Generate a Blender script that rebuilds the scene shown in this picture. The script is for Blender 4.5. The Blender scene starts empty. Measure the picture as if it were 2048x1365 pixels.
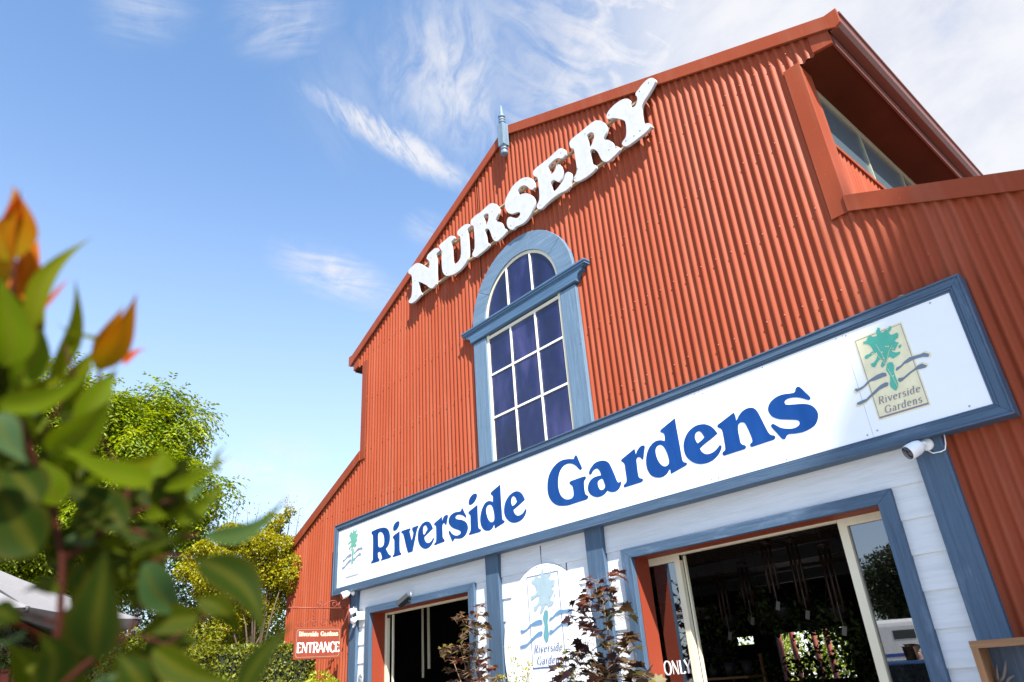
import bpy, bmesh, math, random
import numpy as np
from mathutils import Vector, Matrix
R = math.radians
S = bpy.context.scene
COL = S.collection
random.seed(5)
RNG = np.random.default_rng(11)

# ------------------------------------------------------------------ camera
F_PX, PW, PH = 1386.77, 2048.0, 1365.0
CAM = np.array([5.0357, -4.8429, 1.6])
FW = np.array([-0.66100217, 0.60832803, 0.4393326])
RT = np.array([0.65156517, 0.75570877, -0.06608394])
UP = np.array([0.37220821, -0.2425722, 0.89589049])
cd = bpy.data.cameras.new('camera')
cam = bpy.data.objects.new('camera', cd)
COL.objects.link(cam)
m = Matrix.Identity(4)
for i in range(3):
    m[i][0], m[i][1], m[i][2], m[i][3] = RT[i], UP[i], -FW[i], CAM[i]
cam.matrix_world = m
cd.sensor_width = 36.0
cd.lens = F_PX * 36.0 / PW
cd.clip_start, cd.clip_end = 0.05, 2000
cd.dof.use_dof = True
cd.dof.focus_distance = 7.2
cd.dof.aperture_fstop = 3.2
S.camera = cam

def ray(x, y):
    d = FW + RT * ((x - PW / 2) / F_PX) - UP * ((y - PH / 2) / F_PX)
    return d
def at(x, y, dist):                      # point seen at photo position x, y at a distance in metres
    d = ray(x, y); return CAM + d / np.linalg.norm(d) * dist
def on_y(x, y, yp):                      # point of the plane y = yp
    d = ray(x, y); t = (yp - CAM[1]) / d[1]; P = CAM + t * d
    return float(P[0]), float(P[2])

# ------------------------------------------------------------------ sun, sky, exposure
SUNV = Vector((2.2, -1.0, 2.65)).normalized()
sd = bpy.data.lights.new('sun', 'SUN'); sd.energy = 5.0; sd.angle = R(0.8); sd.color = (1.0, 0.955, 0.88)
so = bpy.data.objects.new('sun', sd); COL.objects.link(so)
so.rotation_euler = SUNV.to_track_quat('Z', 'Y').to_euler()
so.location = (20, -9, 24)
S.view_settings.view_transform = 'Standard'
S.view_settings.look = 'None'
S.view_settings.exposure = 1.42
S.view_settings.gamma = 1.0
SKY_STRENGTH = 0.118

W = bpy.data.worlds.new('World'); S.world = W; W.use_nodes = True
nt = W.node_tree; N = nt.nodes; Lk = nt.links; N.clear()
out = N.new('ShaderNodeOutputWorld'); bg = N.new('ShaderNodeBackground')
bg.inputs['Strength'].default_value = SKY_STRENGTH
sky = N.new('ShaderNodeTexSky'); sky.sky_type = 'NISHITA'; sky.sun_disc = False
sky.sun_elevation = math.asin(SUNV.z)
sky.sun_rotation = math.atan2(SUNV.x, SUNV.y)
sky.air_density = 1.0; sky.dust_density = 0.35; sky.ozone_density = 2.6
tc = N.new('ShaderNodeTexCoord')
def wmath(op, a, b=None, clamp=False):
    n = N.new('ShaderNodeMath'); n.operation = op; n.use_clamp = clamp
    for i, v in enumerate((a, b)):
        if v is None: continue
        if isinstance(v, (int, float)): n.inputs[i].default_value = v
        else: Lk.new(v, n.inputs[i])
    return n.outputs[0]
def wdot(vec, c):
    n = N.new('ShaderNodeVectorMath'); n.operation = 'DOT_PRODUCT'
    Lk.new(vec, n.inputs[0]); n.inputs[1].default_value = tuple(c); return n.outputs['Value']
def wramp(v, a, b, c=0.0, d=1.0):
    n = N.new('ShaderNodeMapRange'); n.interpolation_type = 'SMOOTHSTEP'
    Lk.new(v, n.inputs['Value'])
    for k, q in zip(('From Min', 'From Max', 'To Min', 'To Max'), (a, b, c, d)): n.inputs[k].default_value = q
    return n.outputs['Result']
DIR = tc.outputs['Generated']
# wispy cirrus: noise on the sky dome, stretched and bent, kept to drifting bands of sky
def cloud_noise(scale, stretch, rot, detail=9, dist=0.6, rough=0.62):
    mp = N.new('ShaderNodeMapping'); mp.inputs['Rotation'].default_value = rot; mp.inputs['Scale'].default_value = stretch
    Lk.new(DIR, mp.inputs['Vector'])
    nz = N.new('ShaderNodeTexNoise'); nz.inputs['Scale'].default_value = scale; nz.inputs['Detail'].default_value = detail
    nz.inputs['Roughness'].default_value = rough; nz.inputs['Distortion'].default_value = dist
    Lk.new(mp.outputs[0], nz.inputs['Vector']); return nz.outputs['Fac']
def u(v): return v / np.linalg.norm(v)
n_fine = cloud_noise(8.0, (0.8, 1.7, 1.2), (0.5, 0.9, 0.4), 12, 0.45, 0.66)
n_big = cloud_noise(2.6, (1, 1, 1), (0, 0, 0.3), 6, 0.3)
total = None
def band(pa, pb, width, gain, lo=0.38, hi=0.75, skew=0.0, fx=9.0, fy=34.0, seed=0.0):
    """a drifting streak between two directions of the sky, its fibres drawn out at an angle to it"""
    global total
    a, b = u(ray(*pa)), u(ray(*pb)); c = u(a + b); al = u(b - a); pe = u(np.cross(c, al)); half = np.linalg.norm(b - a) / 2
    xa = wdot(DIR, al); ya = wdot(DIR, pe)
    wob = wmath('MULTIPLY', wmath('SUBTRACT', n_big, 0.5), width * 2.2)
    x = wmath('DIVIDE', wmath('SUBTRACT', xa, float(np.dot(c, al))), half); y = wmath('DIVIDE', wmath('ADD', ya, wob), width)
    r = wmath('SQRT', wmath('ADD', wmath('MULTIPLY', x, x), wmath('MULTIPLY', y, y)))
    mk = wmath('MULTIPLY', wramp(r, 1.25, 0.05), wramp(wdot(DIR, c), 0.5, 0.8))
    f1, f2 = u(al * math.cos(skew) + pe * math.sin(skew)), u(-al * math.sin(skew) + pe * math.cos(skew))
    cb = N.new('ShaderNodeCombineXYZ'); Lk.new(wmath('MULTIPLY', wdot(DIR, f1), fx), cb.inputs[0]); Lk.new(wmath('MULTIPLY', wdot(DIR, f2), fy), cb.inputs[1]); cb.inputs[2].default_value = seed
    nz = N.new('ShaderNodeTexNoise'); nz.inputs['Scale'].default_value = 1.0; nz.inputs['Detail'].default_value = 10; nz.inputs['Roughness'].default_value = 0.62; nz.inputs['Distortion'].default_value = 0.8
    Lk.new(cb.outputs[0], nz.inputs['Vector'])
    nn = wramp(wmath('ADD', wmath('MULTIPLY', nz.outputs['Fac'], 0.7), wmath('MULTIPLY', n_fine, 0.3)), lo, hi)
    v = wmath('MULTIPLY', wmath('MULTIPLY', mk, nn), gain)
    total = v if total is None else wmath('MAXIMUM', total, v)
band((600, 165), (970, 388), 0.026, 1.25, 0.33, 0.60, 0.55, 16, 60, 1)
band((700, 250), (960, 375), 0.02, 1.1, 0.30, 0.58, 0.2, 22, 60, 12)
band((545, 490), (800, 610), 0.036, 1.05, 0.31, 0.66, -0.25, 12, 60, 2)
band((460, 80), (680, -20), 0.055, 0.75, 0.32, 0.72, 0.2, 8, 36, 3)
band((840, -60), (1010, 340), 0.125, 0.95, 0.27, 0.68, 0.5, 14, 30, 4)
band((860, 10), (1750, 40), 0.22, 1.0, 0.24, 0.66, 0.35, 11, 28, 5)
band((180, 45), (400, 20), 0.045, 0.5, 0.34, 0.72, 0.3, 8, 34, 6)
band((800, 450), (900, 470), 0.03, 0.5, 0.34, 0.7, 0.4, 10, 34, 7)
band((420, 935), (620, 965), 0.022, 0.9, 0.3, 0.66, 0.0, 8, 44, 8)
band((480, 900), (660, 920), 0.03, 0.5, 0.3, 0.7, 0.1, 8, 44, 9)
band((500, 1010), (680, 1030), 0.05, 0.7, 0.3, 0.62, 0.0, 8, 36, 10)
band((560, 100), (900, 250), 0.11, 0.30, 0.25, 0.8, 0.6, 7, 24, 11)
veil = wmath('MULTIPLY', wramp(wdot(DIR, u(ray(2150, 120))), 0.79, 0.95), wramp(wmath('ADD', wmath('MULTIPLY', n_big, 0.6), wmath('MULTIPLY', n_fine, 0.4)), 0.14, 0.46))
total = wmath('MAXIMUM', total, veil, True)
total = wmath('MINIMUM', total, 0.96)
mix = N.new('ShaderNodeMix'); mix.data_type = 'RGBA'
haze = N.new('ShaderNodeMix'); haze.data_type = 'RGBA'
hz = wramp(wdot(DIR, (0, 0, 1)), 0.74, 0.04, 0.0, 0.56)
tn = N.new('ShaderNodeMix'); tn.data_type = 'RGBA'; tn.blend_type = 'MULTIPLY'; tn.inputs['Factor'].default_value = 1.0; Lk.new(sky.outputs[0], tn.inputs['A']); tn.inputs['B'].default_value = (0.95, 1.045, 1.06, 1)
Lk.new(hz, haze.inputs['Factor']); Lk.new(tn.outputs['Result'], haze.inputs['A']); haze.inputs['B'].default_value = (2.9, 3.05, 3.75, 1)
Lk.new(total, mix.inputs['Factor']); Lk.new(haze.outputs['Result'], mix.inputs['A']); cw = N.new('ShaderNodeMix'); cw.data_type = 'RGBA'; Lk.new(wramp(wmath('ADD', wmath('MULTIPLY', n_big, 0.5), wmath('MULTIPLY', n_fine, 0.5)), 0.36, 0.60), cw.inputs['Factor']); cw.inputs['A'].default_value = (2.42, 2.52, 2.86, 1); cw.inputs['B'].default_value = (3.0, 3.02, 3.15, 1); Lk.new(cw.outputs['Result'], mix.inputs['B'])
Lk.new(mix.outputs['Result'], bg.inputs['Color']); Lk.new(bg.outputs[0], out.inputs[0])

# ------------------------------------------------------------------ helpers
WL = {}
def lab(o, label=None, cat=None, group=None, kind=None):
    if label: o['label'] = label
    if cat: o['category'] = cat
    if group: o['group'] = group
    if kind: o['kind'] = kind
    return o
def thing(name, loc, label, cat, group=None, kind=None):
    o = bpy.data.objects.new(name, None); COL.objects.link(o); o.location = loc; o.empty_display_size = 0.2
    WL[o] = Vector(loc); return lab(o, label, cat, group, kind)
def link(name, me, mat, parent=None, smooth=None):
    o = bpy.data.objects.new(name, me); COL.objects.link(o)
    if mat is not None:
        me.materials.clear(); me.materials.append(mat)
    if parent is not None:
        o.parent = parent; o.location = -WL[parent]; WL[o] = Vector((0, 0, 0))
    else: WL[o] = Vector((0, 0, 0))
    if smooth is not None: me.polygons.foreach_set('use_smooth', [smooth] * len(me.polygons))
    return o
class MB:
    """collects shapes in world coordinates and links them as ONE mesh object"""
    def __init__(s): s.v = []; s.f = []; s.sm = []
    def add(s, vs, fs, smooth=False):
        o = len(s.v); s.v += [tuple(map(float, p)) for p in vs]; s.f += [tuple(i + o for i in f) for f in fs]; s.sm += [smooth] * len(fs)
    def box(s, x0, x1, y0, y1, z0, z1):
        s.add([(x0,y0,z0),(x1,y0,z0),(x1,y1,z0),(x0,y1,z0),(x0,y0,z1),(x1,y0,z1),(x1,y1,z1),(x0,y1,z1)],
              [(0,3,2,1),(4,5,6,7),(0,1,5,4),(1,2,6,5),(2,3,7,6),(3,0,4,7)])
    def bar(s, a, b, w, h, up=(0, 0, 1)):
        a, b = Vector(a), Vector(b); d = (b - a).normalized(); r = d.cross(Vector(up)).normalized() * (w / 2); q = r.cross(d).normalized() * (h / 2)
        vs = [p + i * r + j * q for p in (a, b) for i, j in ((-1,-1),(1,-1),(1,1),(-1,1))]
        s.add(vs, [(0,1,2,3),(7,6,5,4),(0,4,5,1),(1,5,6,2),(2,6,7,3),(3,7,4,0)])
    def tube(s, pts, rad, n=8, cap=True):
        P = [Vector(p) for p in pts]; rr = rad if isinstance(rad, (list, tuple)) else [rad] * len(P)
        vs = []; fs = []; ref = Vector((0.31, 0.52, 0.79))
        for i, p in enumerate(P):
            d = (P[min(i + 1, len(P) - 1)] - P[max(i - 1, 0)]).normalized()
            if abs(d.dot(ref)) > 0.95: ref = Vector((0.9, -0.3, 0.2))
            a = d.cross(ref).normalized(); b = d.cross(a)
            for k in range(n):
                t = 2 * math.pi * k / n; vs.append(p + (a * math.cos(t) + b * math.sin(t)) * rr[i])
        for i in range(len(P) - 1):
            for k in range(n): fs.append((i*n+k, i*n+(k+1)%n, (i+1)*n+(k+1)%n, (i+1)*n+k))
        if cap: fs += [tuple(range(n))[::-1], tuple(range((len(P)-1)*n, len(P)*n))]
        s.add(vs, fs, True)
    def lathe(s, prof, c, axis=(0, 0, 1), n=20, cap=True):
        ax = Vector(axis).normalized(); ref = Vector((1, 0, 0)) if abs(ax.x) < 0.8 else Vector((0, 1, 0))
        a = ax.cross(ref).normalized(); b = ax.cross(a); c = Vector(c); vs = []; fs = []
        for r, h in prof:
            for k in range(n):
                t = 2 * math.pi * k / n; vs.append(c + ax * h + (a * math.cos(t) + b * math.sin(t)) * r)
        for i in range(len(prof) - 1):
            for k in range(n): fs.append((i*n+k, i*n+(k+1)%n, (i+1)*n+(k+1)%n, (i+1)*n+k))
        if cap: fs += [tuple(range(n))[::-1], tuple(range((len(prof)-1)*n, len(prof)*n))]
        s.add(vs, fs, True)
    def prism(s, poly, y0, y1):           # polygon in x, z extruded along y
        n = len(poly)
        s.add([(x, y0, z) for x, z in poly] + [(x, y1, z) for x, z in poly],
              [tuple(range(n)), tuple(range(2*n-1, n-1, -1))] + [(i, n+i, n+(i+1)%n, (i+1)%n) for i in range(n)])
    def prismx(s, poly, x0, x1):          # polygon in y, z extruded along x
        n = len(poly)
        s.add([(x0, y, z) for y, z in poly] + [(x1, y, z) for y, z in poly],
              [tuple(range(n)), tuple(range(2*n-1, n-1, -1))] + [(i, n+i, n+(i+1)%n, (i+1)%n) for i in range(n)])
    def mesh(s, name, fix=True):
        me = bpy.data.meshes.new(name); me.from_pydata(s.v, [], s.f)
        me.polygons.foreach_set('use_smooth', s.sm)
        if fix:
            b = bmesh.new(); b.from_mesh(me); bmesh.ops.recalc_face_normals(b, faces=b.faces); b.to_mesh(me); b.free()
        return me
    def build(s, name, mat, parent=None, bevel=0, fix=True):
        o = link(name, s.mesh(name, fix), mat, parent)
        if bevel:
            md = o.modifiers.new('bevel', 'BEVEL'); md.width = bevel; md.segments = 2; md.limit_method = 'ANGLE'; md.angle_limit = R(40)
        return o

# ------------------------------------------------------------------ materials
def mat(name, col, rough=0.6, spec=0.4, metal=0.0, coat=0.0):
    M = bpy.data.materials.new(name); M.use_nodes = True; b = M.node_tree.nodes['Principled BSDF']
    b.inputs['Base Color'].default_value = (*col, 1); b.inputs['Roughness'].default_value = rough
    b.inputs['Specular IOR Level'].default_value = spec; b.inputs['Metallic'].default_value = metal; b.inputs['Coat Weight'].default_value = coat
    return M
def bsdf(M): return M.node_tree.nodes['Principled BSDF']
def noise(M, scale, stretch=(1,1,1), detail=5, rough=0.6, dist=0.0, coord='Object', rot=(0,0,0)):
    n = M.node_tree.nodes; l = M.node_tree.links
    t = n.new('ShaderNodeTexCoord'); mp = n.new('ShaderNodeMapping'); mp.inputs['Scale'].default_value = stretch; mp.inputs['Rotation'].default_value = rot
    z = n.new('ShaderNodeTexNoise'); z.inputs['Scale'].default_value = scale; z.inputs['Detail'].default_value = detail
    z.inputs['Roughness'].default_value = rough; z.inputs['Distortion'].default_value = dist
    l.new(t.outputs[coord], mp.inputs['Vector']); l.new(mp.outputs[0], z.inputs['Vector']); return z.outputs['Fac']
def ramp(M, fac, stops):
    n = M.node_tree.nodes; r = n.new('ShaderNodeValToRGB'); M.node_tree.links.new(fac, r.inputs[0])
    e = r.color_ramp.elements
    while len(e) < len(stops): e.new(0.5)
    for i, (p, c) in enumerate(stops):
        e[i].position = p; e[i].color = (*c, 1) if len(c) == 3 else c
    return r.outputs[0]
def mixc(M, fac, a, b, blend='MIX'):
    n = M.node_tree.nodes.new('ShaderNodeMix'); n.data_type = 'RGBA'; n.blend_type = blend; l = M.node_tree.links
    for k, v in (('Factor', fac), ('A', a), ('B', b)):
        if isinstance(v, tuple): n.inputs[k].default_value = (*v, 1) if len(v) == 3 else v
        elif isinstance(v, (int, float)): n.inputs[k].default_value = v
        else: l.new(v, n.inputs[k])
    return n.outputs['Result']
def setc(M, c): M.node_tree.links.new(c, bsdf(M).inputs['Base Color'])
def bump(M, h, strength, dist=0.01):
    n = M.node_tree.nodes.new('ShaderNodeBump'); n.inputs['Strength'].default_value = strength; n.inputs['Distance'].default_value = dist
    M.node_tree.links.new(h, n.inputs['Height']); M.node_tree.links.new(n.outputs[0], bsdf(M).inputs['Normal'])
def rough_link(M, v, a, b):
    r = M.node_tree.nodes.new('ShaderNodeMapRange'); r.inputs['To Min'].default_value = a; r.inputs['To Max'].default_value = b
    M.node_tree.links.new(v, r.inputs['Value']); M.node_tree.links.new(r.outputs[0], bsdf(M).inputs['Roughness'])

RED = (0.262, 0.0510, 0.0205)
def red_metal(name, k=1.0):
    c = tuple(v * k for v in RED)
    M = mat(name, c, 0.5, 0.1)
    a = noise(M, 0.8, (1, 1, 0.5), 6); b = noise(M, 9.0, (6, 6, 0.25), 4); d = noise(M, 60, (1, 1, 1), 2)
    c1 = mixc(M, ramp(M, a, [(0.3, (0, 0, 0)), (0.7, (1, 1, 1))]), tuple(v * 0.9 for v in c), (c[0] * 1.1, c[1] * 1.2, c[2] * 1.3))
    c2 = mixc(M, ramp(M, b, [(0.55, (0, 0, 0)), (0.8, (0.3, 0.3, 0.3))]), c1, (c[0] * 0.72, c[1] * 0.7, c[2] * 0.8))
    c3 = mixc(M, ramp(M, d, [(0.725, (0, 0, 0)), (0.77, (0.35, 0.35, 0.35))]), c2, (0.55, 0.36, 0.28))
    e = noise(M, 2.6, (2.2, 2.2, 0.16), 7, 0.7); f_ = noise(M, 26, (1, 1, 0.5), 3)
    c4 = mixc(M, ramp(M, e, [(0.50, (0, 0, 0)), (0.72, (0.8, 0.8, 0.8))]), c3, (c[0] * 1.12, c[1] * 1.75, c[2] * 2.4))
    c5 = mixc(M, ramp(M, f_, [(0.68, (0, 0, 0)), (0.8, (0.45, 0.45, 0.45))]), c4, (c[0] * 0.62, c[1] * 0.6, c[2] * 0.7))
    setc(M, c5); bump(M, noise(M, 1.6, (1.5, 1.5, 0.7), 3), 0.25, 0.01); rough_link(M, a, 0.42, 0.6); return M
M_WALL = red_metal('red_corrugated_steel')
M_FLASH = red_metal('red_flashing_steel', 0.9)
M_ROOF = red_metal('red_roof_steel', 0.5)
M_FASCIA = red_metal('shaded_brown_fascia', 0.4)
M_REVEAL = mat('red_painted_reveal', (0.215, 0.038, 0.018), 0.55, 0.15); 
bump(M_REVEAL, noise(M_REVEAL, 30, (1, 1, 0.1)), 0.15)
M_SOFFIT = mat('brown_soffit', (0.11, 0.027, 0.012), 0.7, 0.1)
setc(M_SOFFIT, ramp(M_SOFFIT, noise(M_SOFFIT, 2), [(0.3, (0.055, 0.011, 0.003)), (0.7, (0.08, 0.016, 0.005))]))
M_GUTTER = mat('gutter_steel', (0.12, 0.04, 0.028), 0.4, 0.4)

def paint_wood(name, c, axis, wear=0.55):
    st = {'x': (0.25, 6, 6), 'z': (6, 6, 0.25), 'y': (6, 0.25, 6)}[axis]
    M = mat(name, c, 0.55, 0.4)
    g = noise(M, 7, st, 9, 0.72, 0.9); w = noise(M, 3.2, tuple(math.sqrt(v) for v in st), 7, 0.7)
    c1 = mixc(M, ramp(M, g, [(0.3, (0, 0, 0)), (0.7, (1, 1, 1))]), tuple(v * 0.66 for v in c), tuple(v * 1.22 for v in c))
    pale = tuple(min(0.6, v * 1.5 + 0.10) for v in c)
    c2 = mixc(M, ramp(M, w, [(0.56, (0, 0, 0)), (0.74, (wear,) * 3)]), c1, pale)
    kn = noise(M, 14, (1, 1, 1), 2)
    c3 = mixc(M, ramp(M, kn, [(0.72, (0, 0, 0)), (0.78, (0.5,) * 3)]), c2, tuple(v * 0.45 for v in c))
    setc(M, c3); bump(M, g, 0.6, 0.006); return M
BLUE = (0.056, 0.098, 0.158)
M_BLUEX = paint_wood('weathered_blue_paint_rail', BLUE, 'x')
M_BLUEZ = paint_wood('weathered_blue_paint_post', BLUE, 'z')
M_BLUELIGHT = paint_wood('pale_blue_paint', (0.115, 0.18, 0.255), 'z', 0.25)
M_BLUEARCH = paint_wood('pale_blue_paint_arch', (0.115, 0.18, 0.255), 'x', 0.3)
M_BOARD = mat('white_weatherboard', (0.70, 0.71, 0.72), 0.6, 0.2)
bump(M_BOARD, noise(M_BOARD, 7, (0.35, 1, 5), 6, 0.6, 1.6), 0.55, 0.008)
setc(M_BOARD, ramp(M_BOARD, noise(M_BOARD, 6, (0.3, 1, 4), 6, 0.6, 1.2), [(0.25, (0.53, 0.545, 0.56)), (0.6, (0.63, 0.635, 0.645))]))
M_SIGN = mat('white_sign_sheet', (0.83, 0.835, 0.85), 0.28, 0.5)
setc(M_SIGN, ramp(M_SIGN, noise(M_SIGN, 1.2, (1, 1, 1.5), 5), [(0.3, (0.79, 0.80, 0.825)), (0.65, (0.84, 0.845, 0.855))]))
M_LETTER = mat('blue_vinyl_lettering', (0.006, 0.06, 0.30), 0.4, 0.2)
setc(M_LETTER, ramp(M_LETTER, noise(M_LETTER, 3, (3, 1, 0.6), 5), [(0.3, (0.003, 0.038, 0.165)), (0.7, (0.007, 0.055, 0.225))]))
M_CREAM = mat('cream_aluminium', (0.66, 0.60, 0.44), 0.4, 0.5)
setc(M_CREAM, ramp(M_CREAM, noise(M_CREAM, 4, (1, 1, 0.3), 4), [(0.3, (0.60, 0.54, 0.39)), (0.7, (0.69, 0.635, 0.48))]))
M_CUT = mat('white_cutout_paint', (0.80, 0.80, 0.80), 0.55, 0.35)
a_ = noise(M_CUT, 9, (1, 1, 1), 7, 0.7); b_ = noise(M_CUT, 120, (1, 1, 1), 2)
c_ = mixc(M_CUT, ramp(M_CUT, a_, [(0.45, (0, 0, 0)), (0.75, (0.5,) * 3)]), (0.47, 0.472, 0.475), (0.31, 0.33, 0.36))
setc(M_CUT, mixc(M_CUT, ramp(M_CUT, b_, [(0.74, (0, 0, 0)), (0.8, (0.6,) * 3)]), c_, (0.30, 0.28, 0.25)))
bump(M_CUT, a_, 0.3, 0.01)
M_TIMBER = paint_wood('raw_timber', (0.23, 0.115, 0.05), 'z', 0.1)
M_TIMBERX = paint_wood('raw_timber_rail', (0.23, 0.115, 0.05), 'x', 0.1)
M_RAIL = mat('weathered_rail', (0.36, 0.27, 0.16), 0.8)
M_WHITEPL = mat('white_plastic', (0.8, 0.8, 0.8), 0.35)
M_BLACKPL = mat('black_plastic', (0.02, 0.02, 0.022), 0.3)
M_LENS = mat('camera_lens_glass', (0.012, 0.01, 0.02), 0.05, 0.8)
M_DARKPL = mat('dark_grey_plastic', (0.03, 0.032, 0.034), 0.5, 0.25)
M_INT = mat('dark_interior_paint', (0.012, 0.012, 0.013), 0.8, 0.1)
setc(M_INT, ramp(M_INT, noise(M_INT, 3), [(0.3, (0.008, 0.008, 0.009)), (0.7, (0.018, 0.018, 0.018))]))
M_STEEL = mat('bolt_steel', (0.27, 0.065, 0.035), 0.5, 0.5)
M_IRON = mat('red_painted_iron', (0.20, 0.045, 0.028), 0.5, 0.3)
M_GLYPHW = mat('white_vinyl', (0.82, 0.82, 0.80), 0.5)
M_GLYPHC = mat('cream_paint', (0.80, 0.62, 0.40), 0.5)
def glass(name, tint=(0.85, 0.88, 0.9), base=0.10):
    M = bpy.data.materials.new(name); M.use_nodes = True; n = M.node_tree.nodes; l = M.node_tree.links; n.clear()
    o = n.new('ShaderNodeOutputMaterial'); tr = n.new('ShaderNodeBsdfTransparent'); tr.inputs[0].default_value = (*tint, 1)
    g = n.new('ShaderNodeBsdfGlossy'); g.inputs['Roughness'].default_value = 0.0; g.inputs[0].default_value = (0.95, 0.96, 1, 1)
    fr = n.new('ShaderNodeFresnel'); fr.inputs['IOR'].default_value = 1.52
    mr = n.new('ShaderNodeMapRange'); mr.inputs['To Min'].default_value = base; mr.inputs['To Max'].default_value = 1.0
    mx = n.new('ShaderNodeMixShader'); l.new(fr.outputs[0], mr.inputs['Value']); l.new(mr.outputs[0], mx.inputs[0]); l.new(tr.outputs[0], mx.inputs[1]); l.new(g.outputs[0], mx.inputs[2]); l.new(mx.outputs[0], o.inputs[0])
    return M
M_GLASS = glass('tinted_door_glass', (0.45, 0.47, 0.48), 0.20)
# obscured glass over purple-blue cloth; soft pale patches paint sky reflection into the colour
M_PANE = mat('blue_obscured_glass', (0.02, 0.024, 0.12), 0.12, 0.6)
cloth_sheen = noise(M_PANE, 1.3, (1.5, 1, 0.55), 4, 0.55)
setc(M_PANE, ramp(M_PANE, cloth_sheen, [(0.38, (0.005, 0.006, 0.030)), (0.52, (0.011, 0.014, 0.062)), (0.66, (0.05, 0.046, 0.14))]))
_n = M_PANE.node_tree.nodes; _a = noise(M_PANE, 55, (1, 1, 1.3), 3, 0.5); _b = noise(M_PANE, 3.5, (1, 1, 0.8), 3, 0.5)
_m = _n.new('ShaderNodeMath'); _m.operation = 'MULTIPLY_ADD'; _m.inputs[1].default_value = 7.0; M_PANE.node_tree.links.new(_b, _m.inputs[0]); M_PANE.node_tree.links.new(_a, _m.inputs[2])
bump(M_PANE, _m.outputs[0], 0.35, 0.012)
M_LOUVRE = mat('louvre_glass', (0.065, 0.095, 0.11), 0.25, 0.3)
def flat(name, c, r=0.45):
    M = mat(name, c, r); f = noise(M, 14, (1, 1, 1), 5)
    setc(M, ramp(M, f, [(0.3, tuple(v * 0.9 for v in c)), (0.7, tuple(min(1, v * 1.06) for v in c))])); return M

def leaf_mat(name, trans=0.35, rough=0.45, spec=0.35, vein=False):
    M = bpy.data.materials.new(name); M.use_nodes = True; n = M.node_tree.nodes; l = M.node_tree.links
    b = n['Principled BSDF']; at_ = n.new('ShaderNodeAttribute'); at_.attribute_name = 'tint'
    b.inputs['Roughness'].default_value = rough; b.inputs['Specular IOR Level'].default_value = spec
    l.new(at_.outputs['Color'], b.inputs['Base Color'])
    t = n.new('ShaderNodeBsdfTranslucent'); hs = n.new('ShaderNodeHueSaturation'); hs.inputs['Hue'].default_value = 0.485; hs.inputs['Saturation'].default_value = 1.1; hs.inputs['Value'].default_value = 1.5
    l.new(at_.outputs['Color'], hs.inputs['Color']); l.new(hs.outputs[0], t.inputs[0])
    mx = n.new('ShaderNodeMixShader'); mx.inputs[0].default_value = trans
    l.new(b.outputs[0], mx.inputs[1]); l.new(t.outputs[0], mx.inputs[2]); l.new(mx.outputs[0], n['Material Output'].inputs[0])
    return M
M_LEAF = leaf_mat('tree_leaf'); M_FLEAF = leaf_mat('gum_leaf', 0.42, 0.6, 0.06); M_DLEAF = leaf_mat('maple_leaf', 0.25, 0.45, 0.25)
M_BARK = mat('bark', (0.10, 0.07, 0.045), 0.9); bump(M_BARK, noise(M_BARK, 20, (1, 1, 0.3)), 0.6, 0.02)
M_TWIG = mat('red_twig', (0.038, 0.008, 0.004), 0.6, 0.1)
M_STEMT = mat('tan_stem', (0.24, 0.15, 0.08), 0.7)

# ------------------------------------------------------------------ outlines and lettering
def smooth_closed(pts, n=5):
    """closed Catmull-Rom through the points; a third value marks a sharp corner"""
    K = len(pts); out = []
    for i in range(K):
        p0, p1, p2, p3 = pts[i - 1], pts[i], pts[(i + 1) % K], pts[(i + 2) % K]
        a, b, c, d = [np.array(q[:2], float) for q in (p0, p1, p2, p3)]
        L = np.linalg.norm(c - b) + 1e-9
        t1 = (c - a) / (np.linalg.norm(c - a) + 1e-9) * L if len(p1) == 2 else (c - b)
        t2 = (d - b) / (np.linalg.norm(d - b) + 1e-9) * L if len(p2) == 2 else (c - b)
        if L < 3 or (len(p1) > 2 and len(p2) > 2):
            out.append(tuple(b)); continue
        for k in range(n):
            t = k / n; h = (2*t**3-3*t**2+1)*b + (t**3-2*t**2+t)*t1 + (-2*t**3+3*t**2)*c + (t**3-t**2)*t2
            out.append(tuple(h))
    return out
def outline_mesh(name, loops, y_front, depth, bevel=0.0):
    """filled outlines (holes allowed) in x, z, standing in a plane of constant y and given thickness"""
    cu = bpy.data.curves.new(name, 'CURVE'); cu.dimensions = '2D'; cu.fill_mode = 'BOTH'
    cu.extrude = depth / 2 - bevel; cu.bevel_depth = bevel; cu.bevel_resolution = 1; cu.offset = -bevel
    for lp in loops:
        s = cu.splines.new('POLY'); s.points.add(len(lp) - 1); s.use_cyclic_u = True
        for p, (x, z) in zip(s.points, lp): p.co = (x, z, 0, 1)
    o = bpy.data.objects.new(name, cu); me = bpy.data.meshes.new_from_object(o)
    bpy.data.objects.remove(o); bpy.data.curves.remove(cu)
    me.transform(Matrix(((1,0,0,0),(0,0,-1,y_front + depth/2),(0,1,0,0),(0,0,0,1))))
    me.name = name; return me
def zoomed(x0, y0, s, pts): return [(x0 + p[0] / s, y0 + p[1] / s) + tuple(p[2:]) for p in pts]
def to_wall(loops, y): return [[on_y(x, z, y) for x, z in smooth_closed(lp)] for lp in loops]

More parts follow.
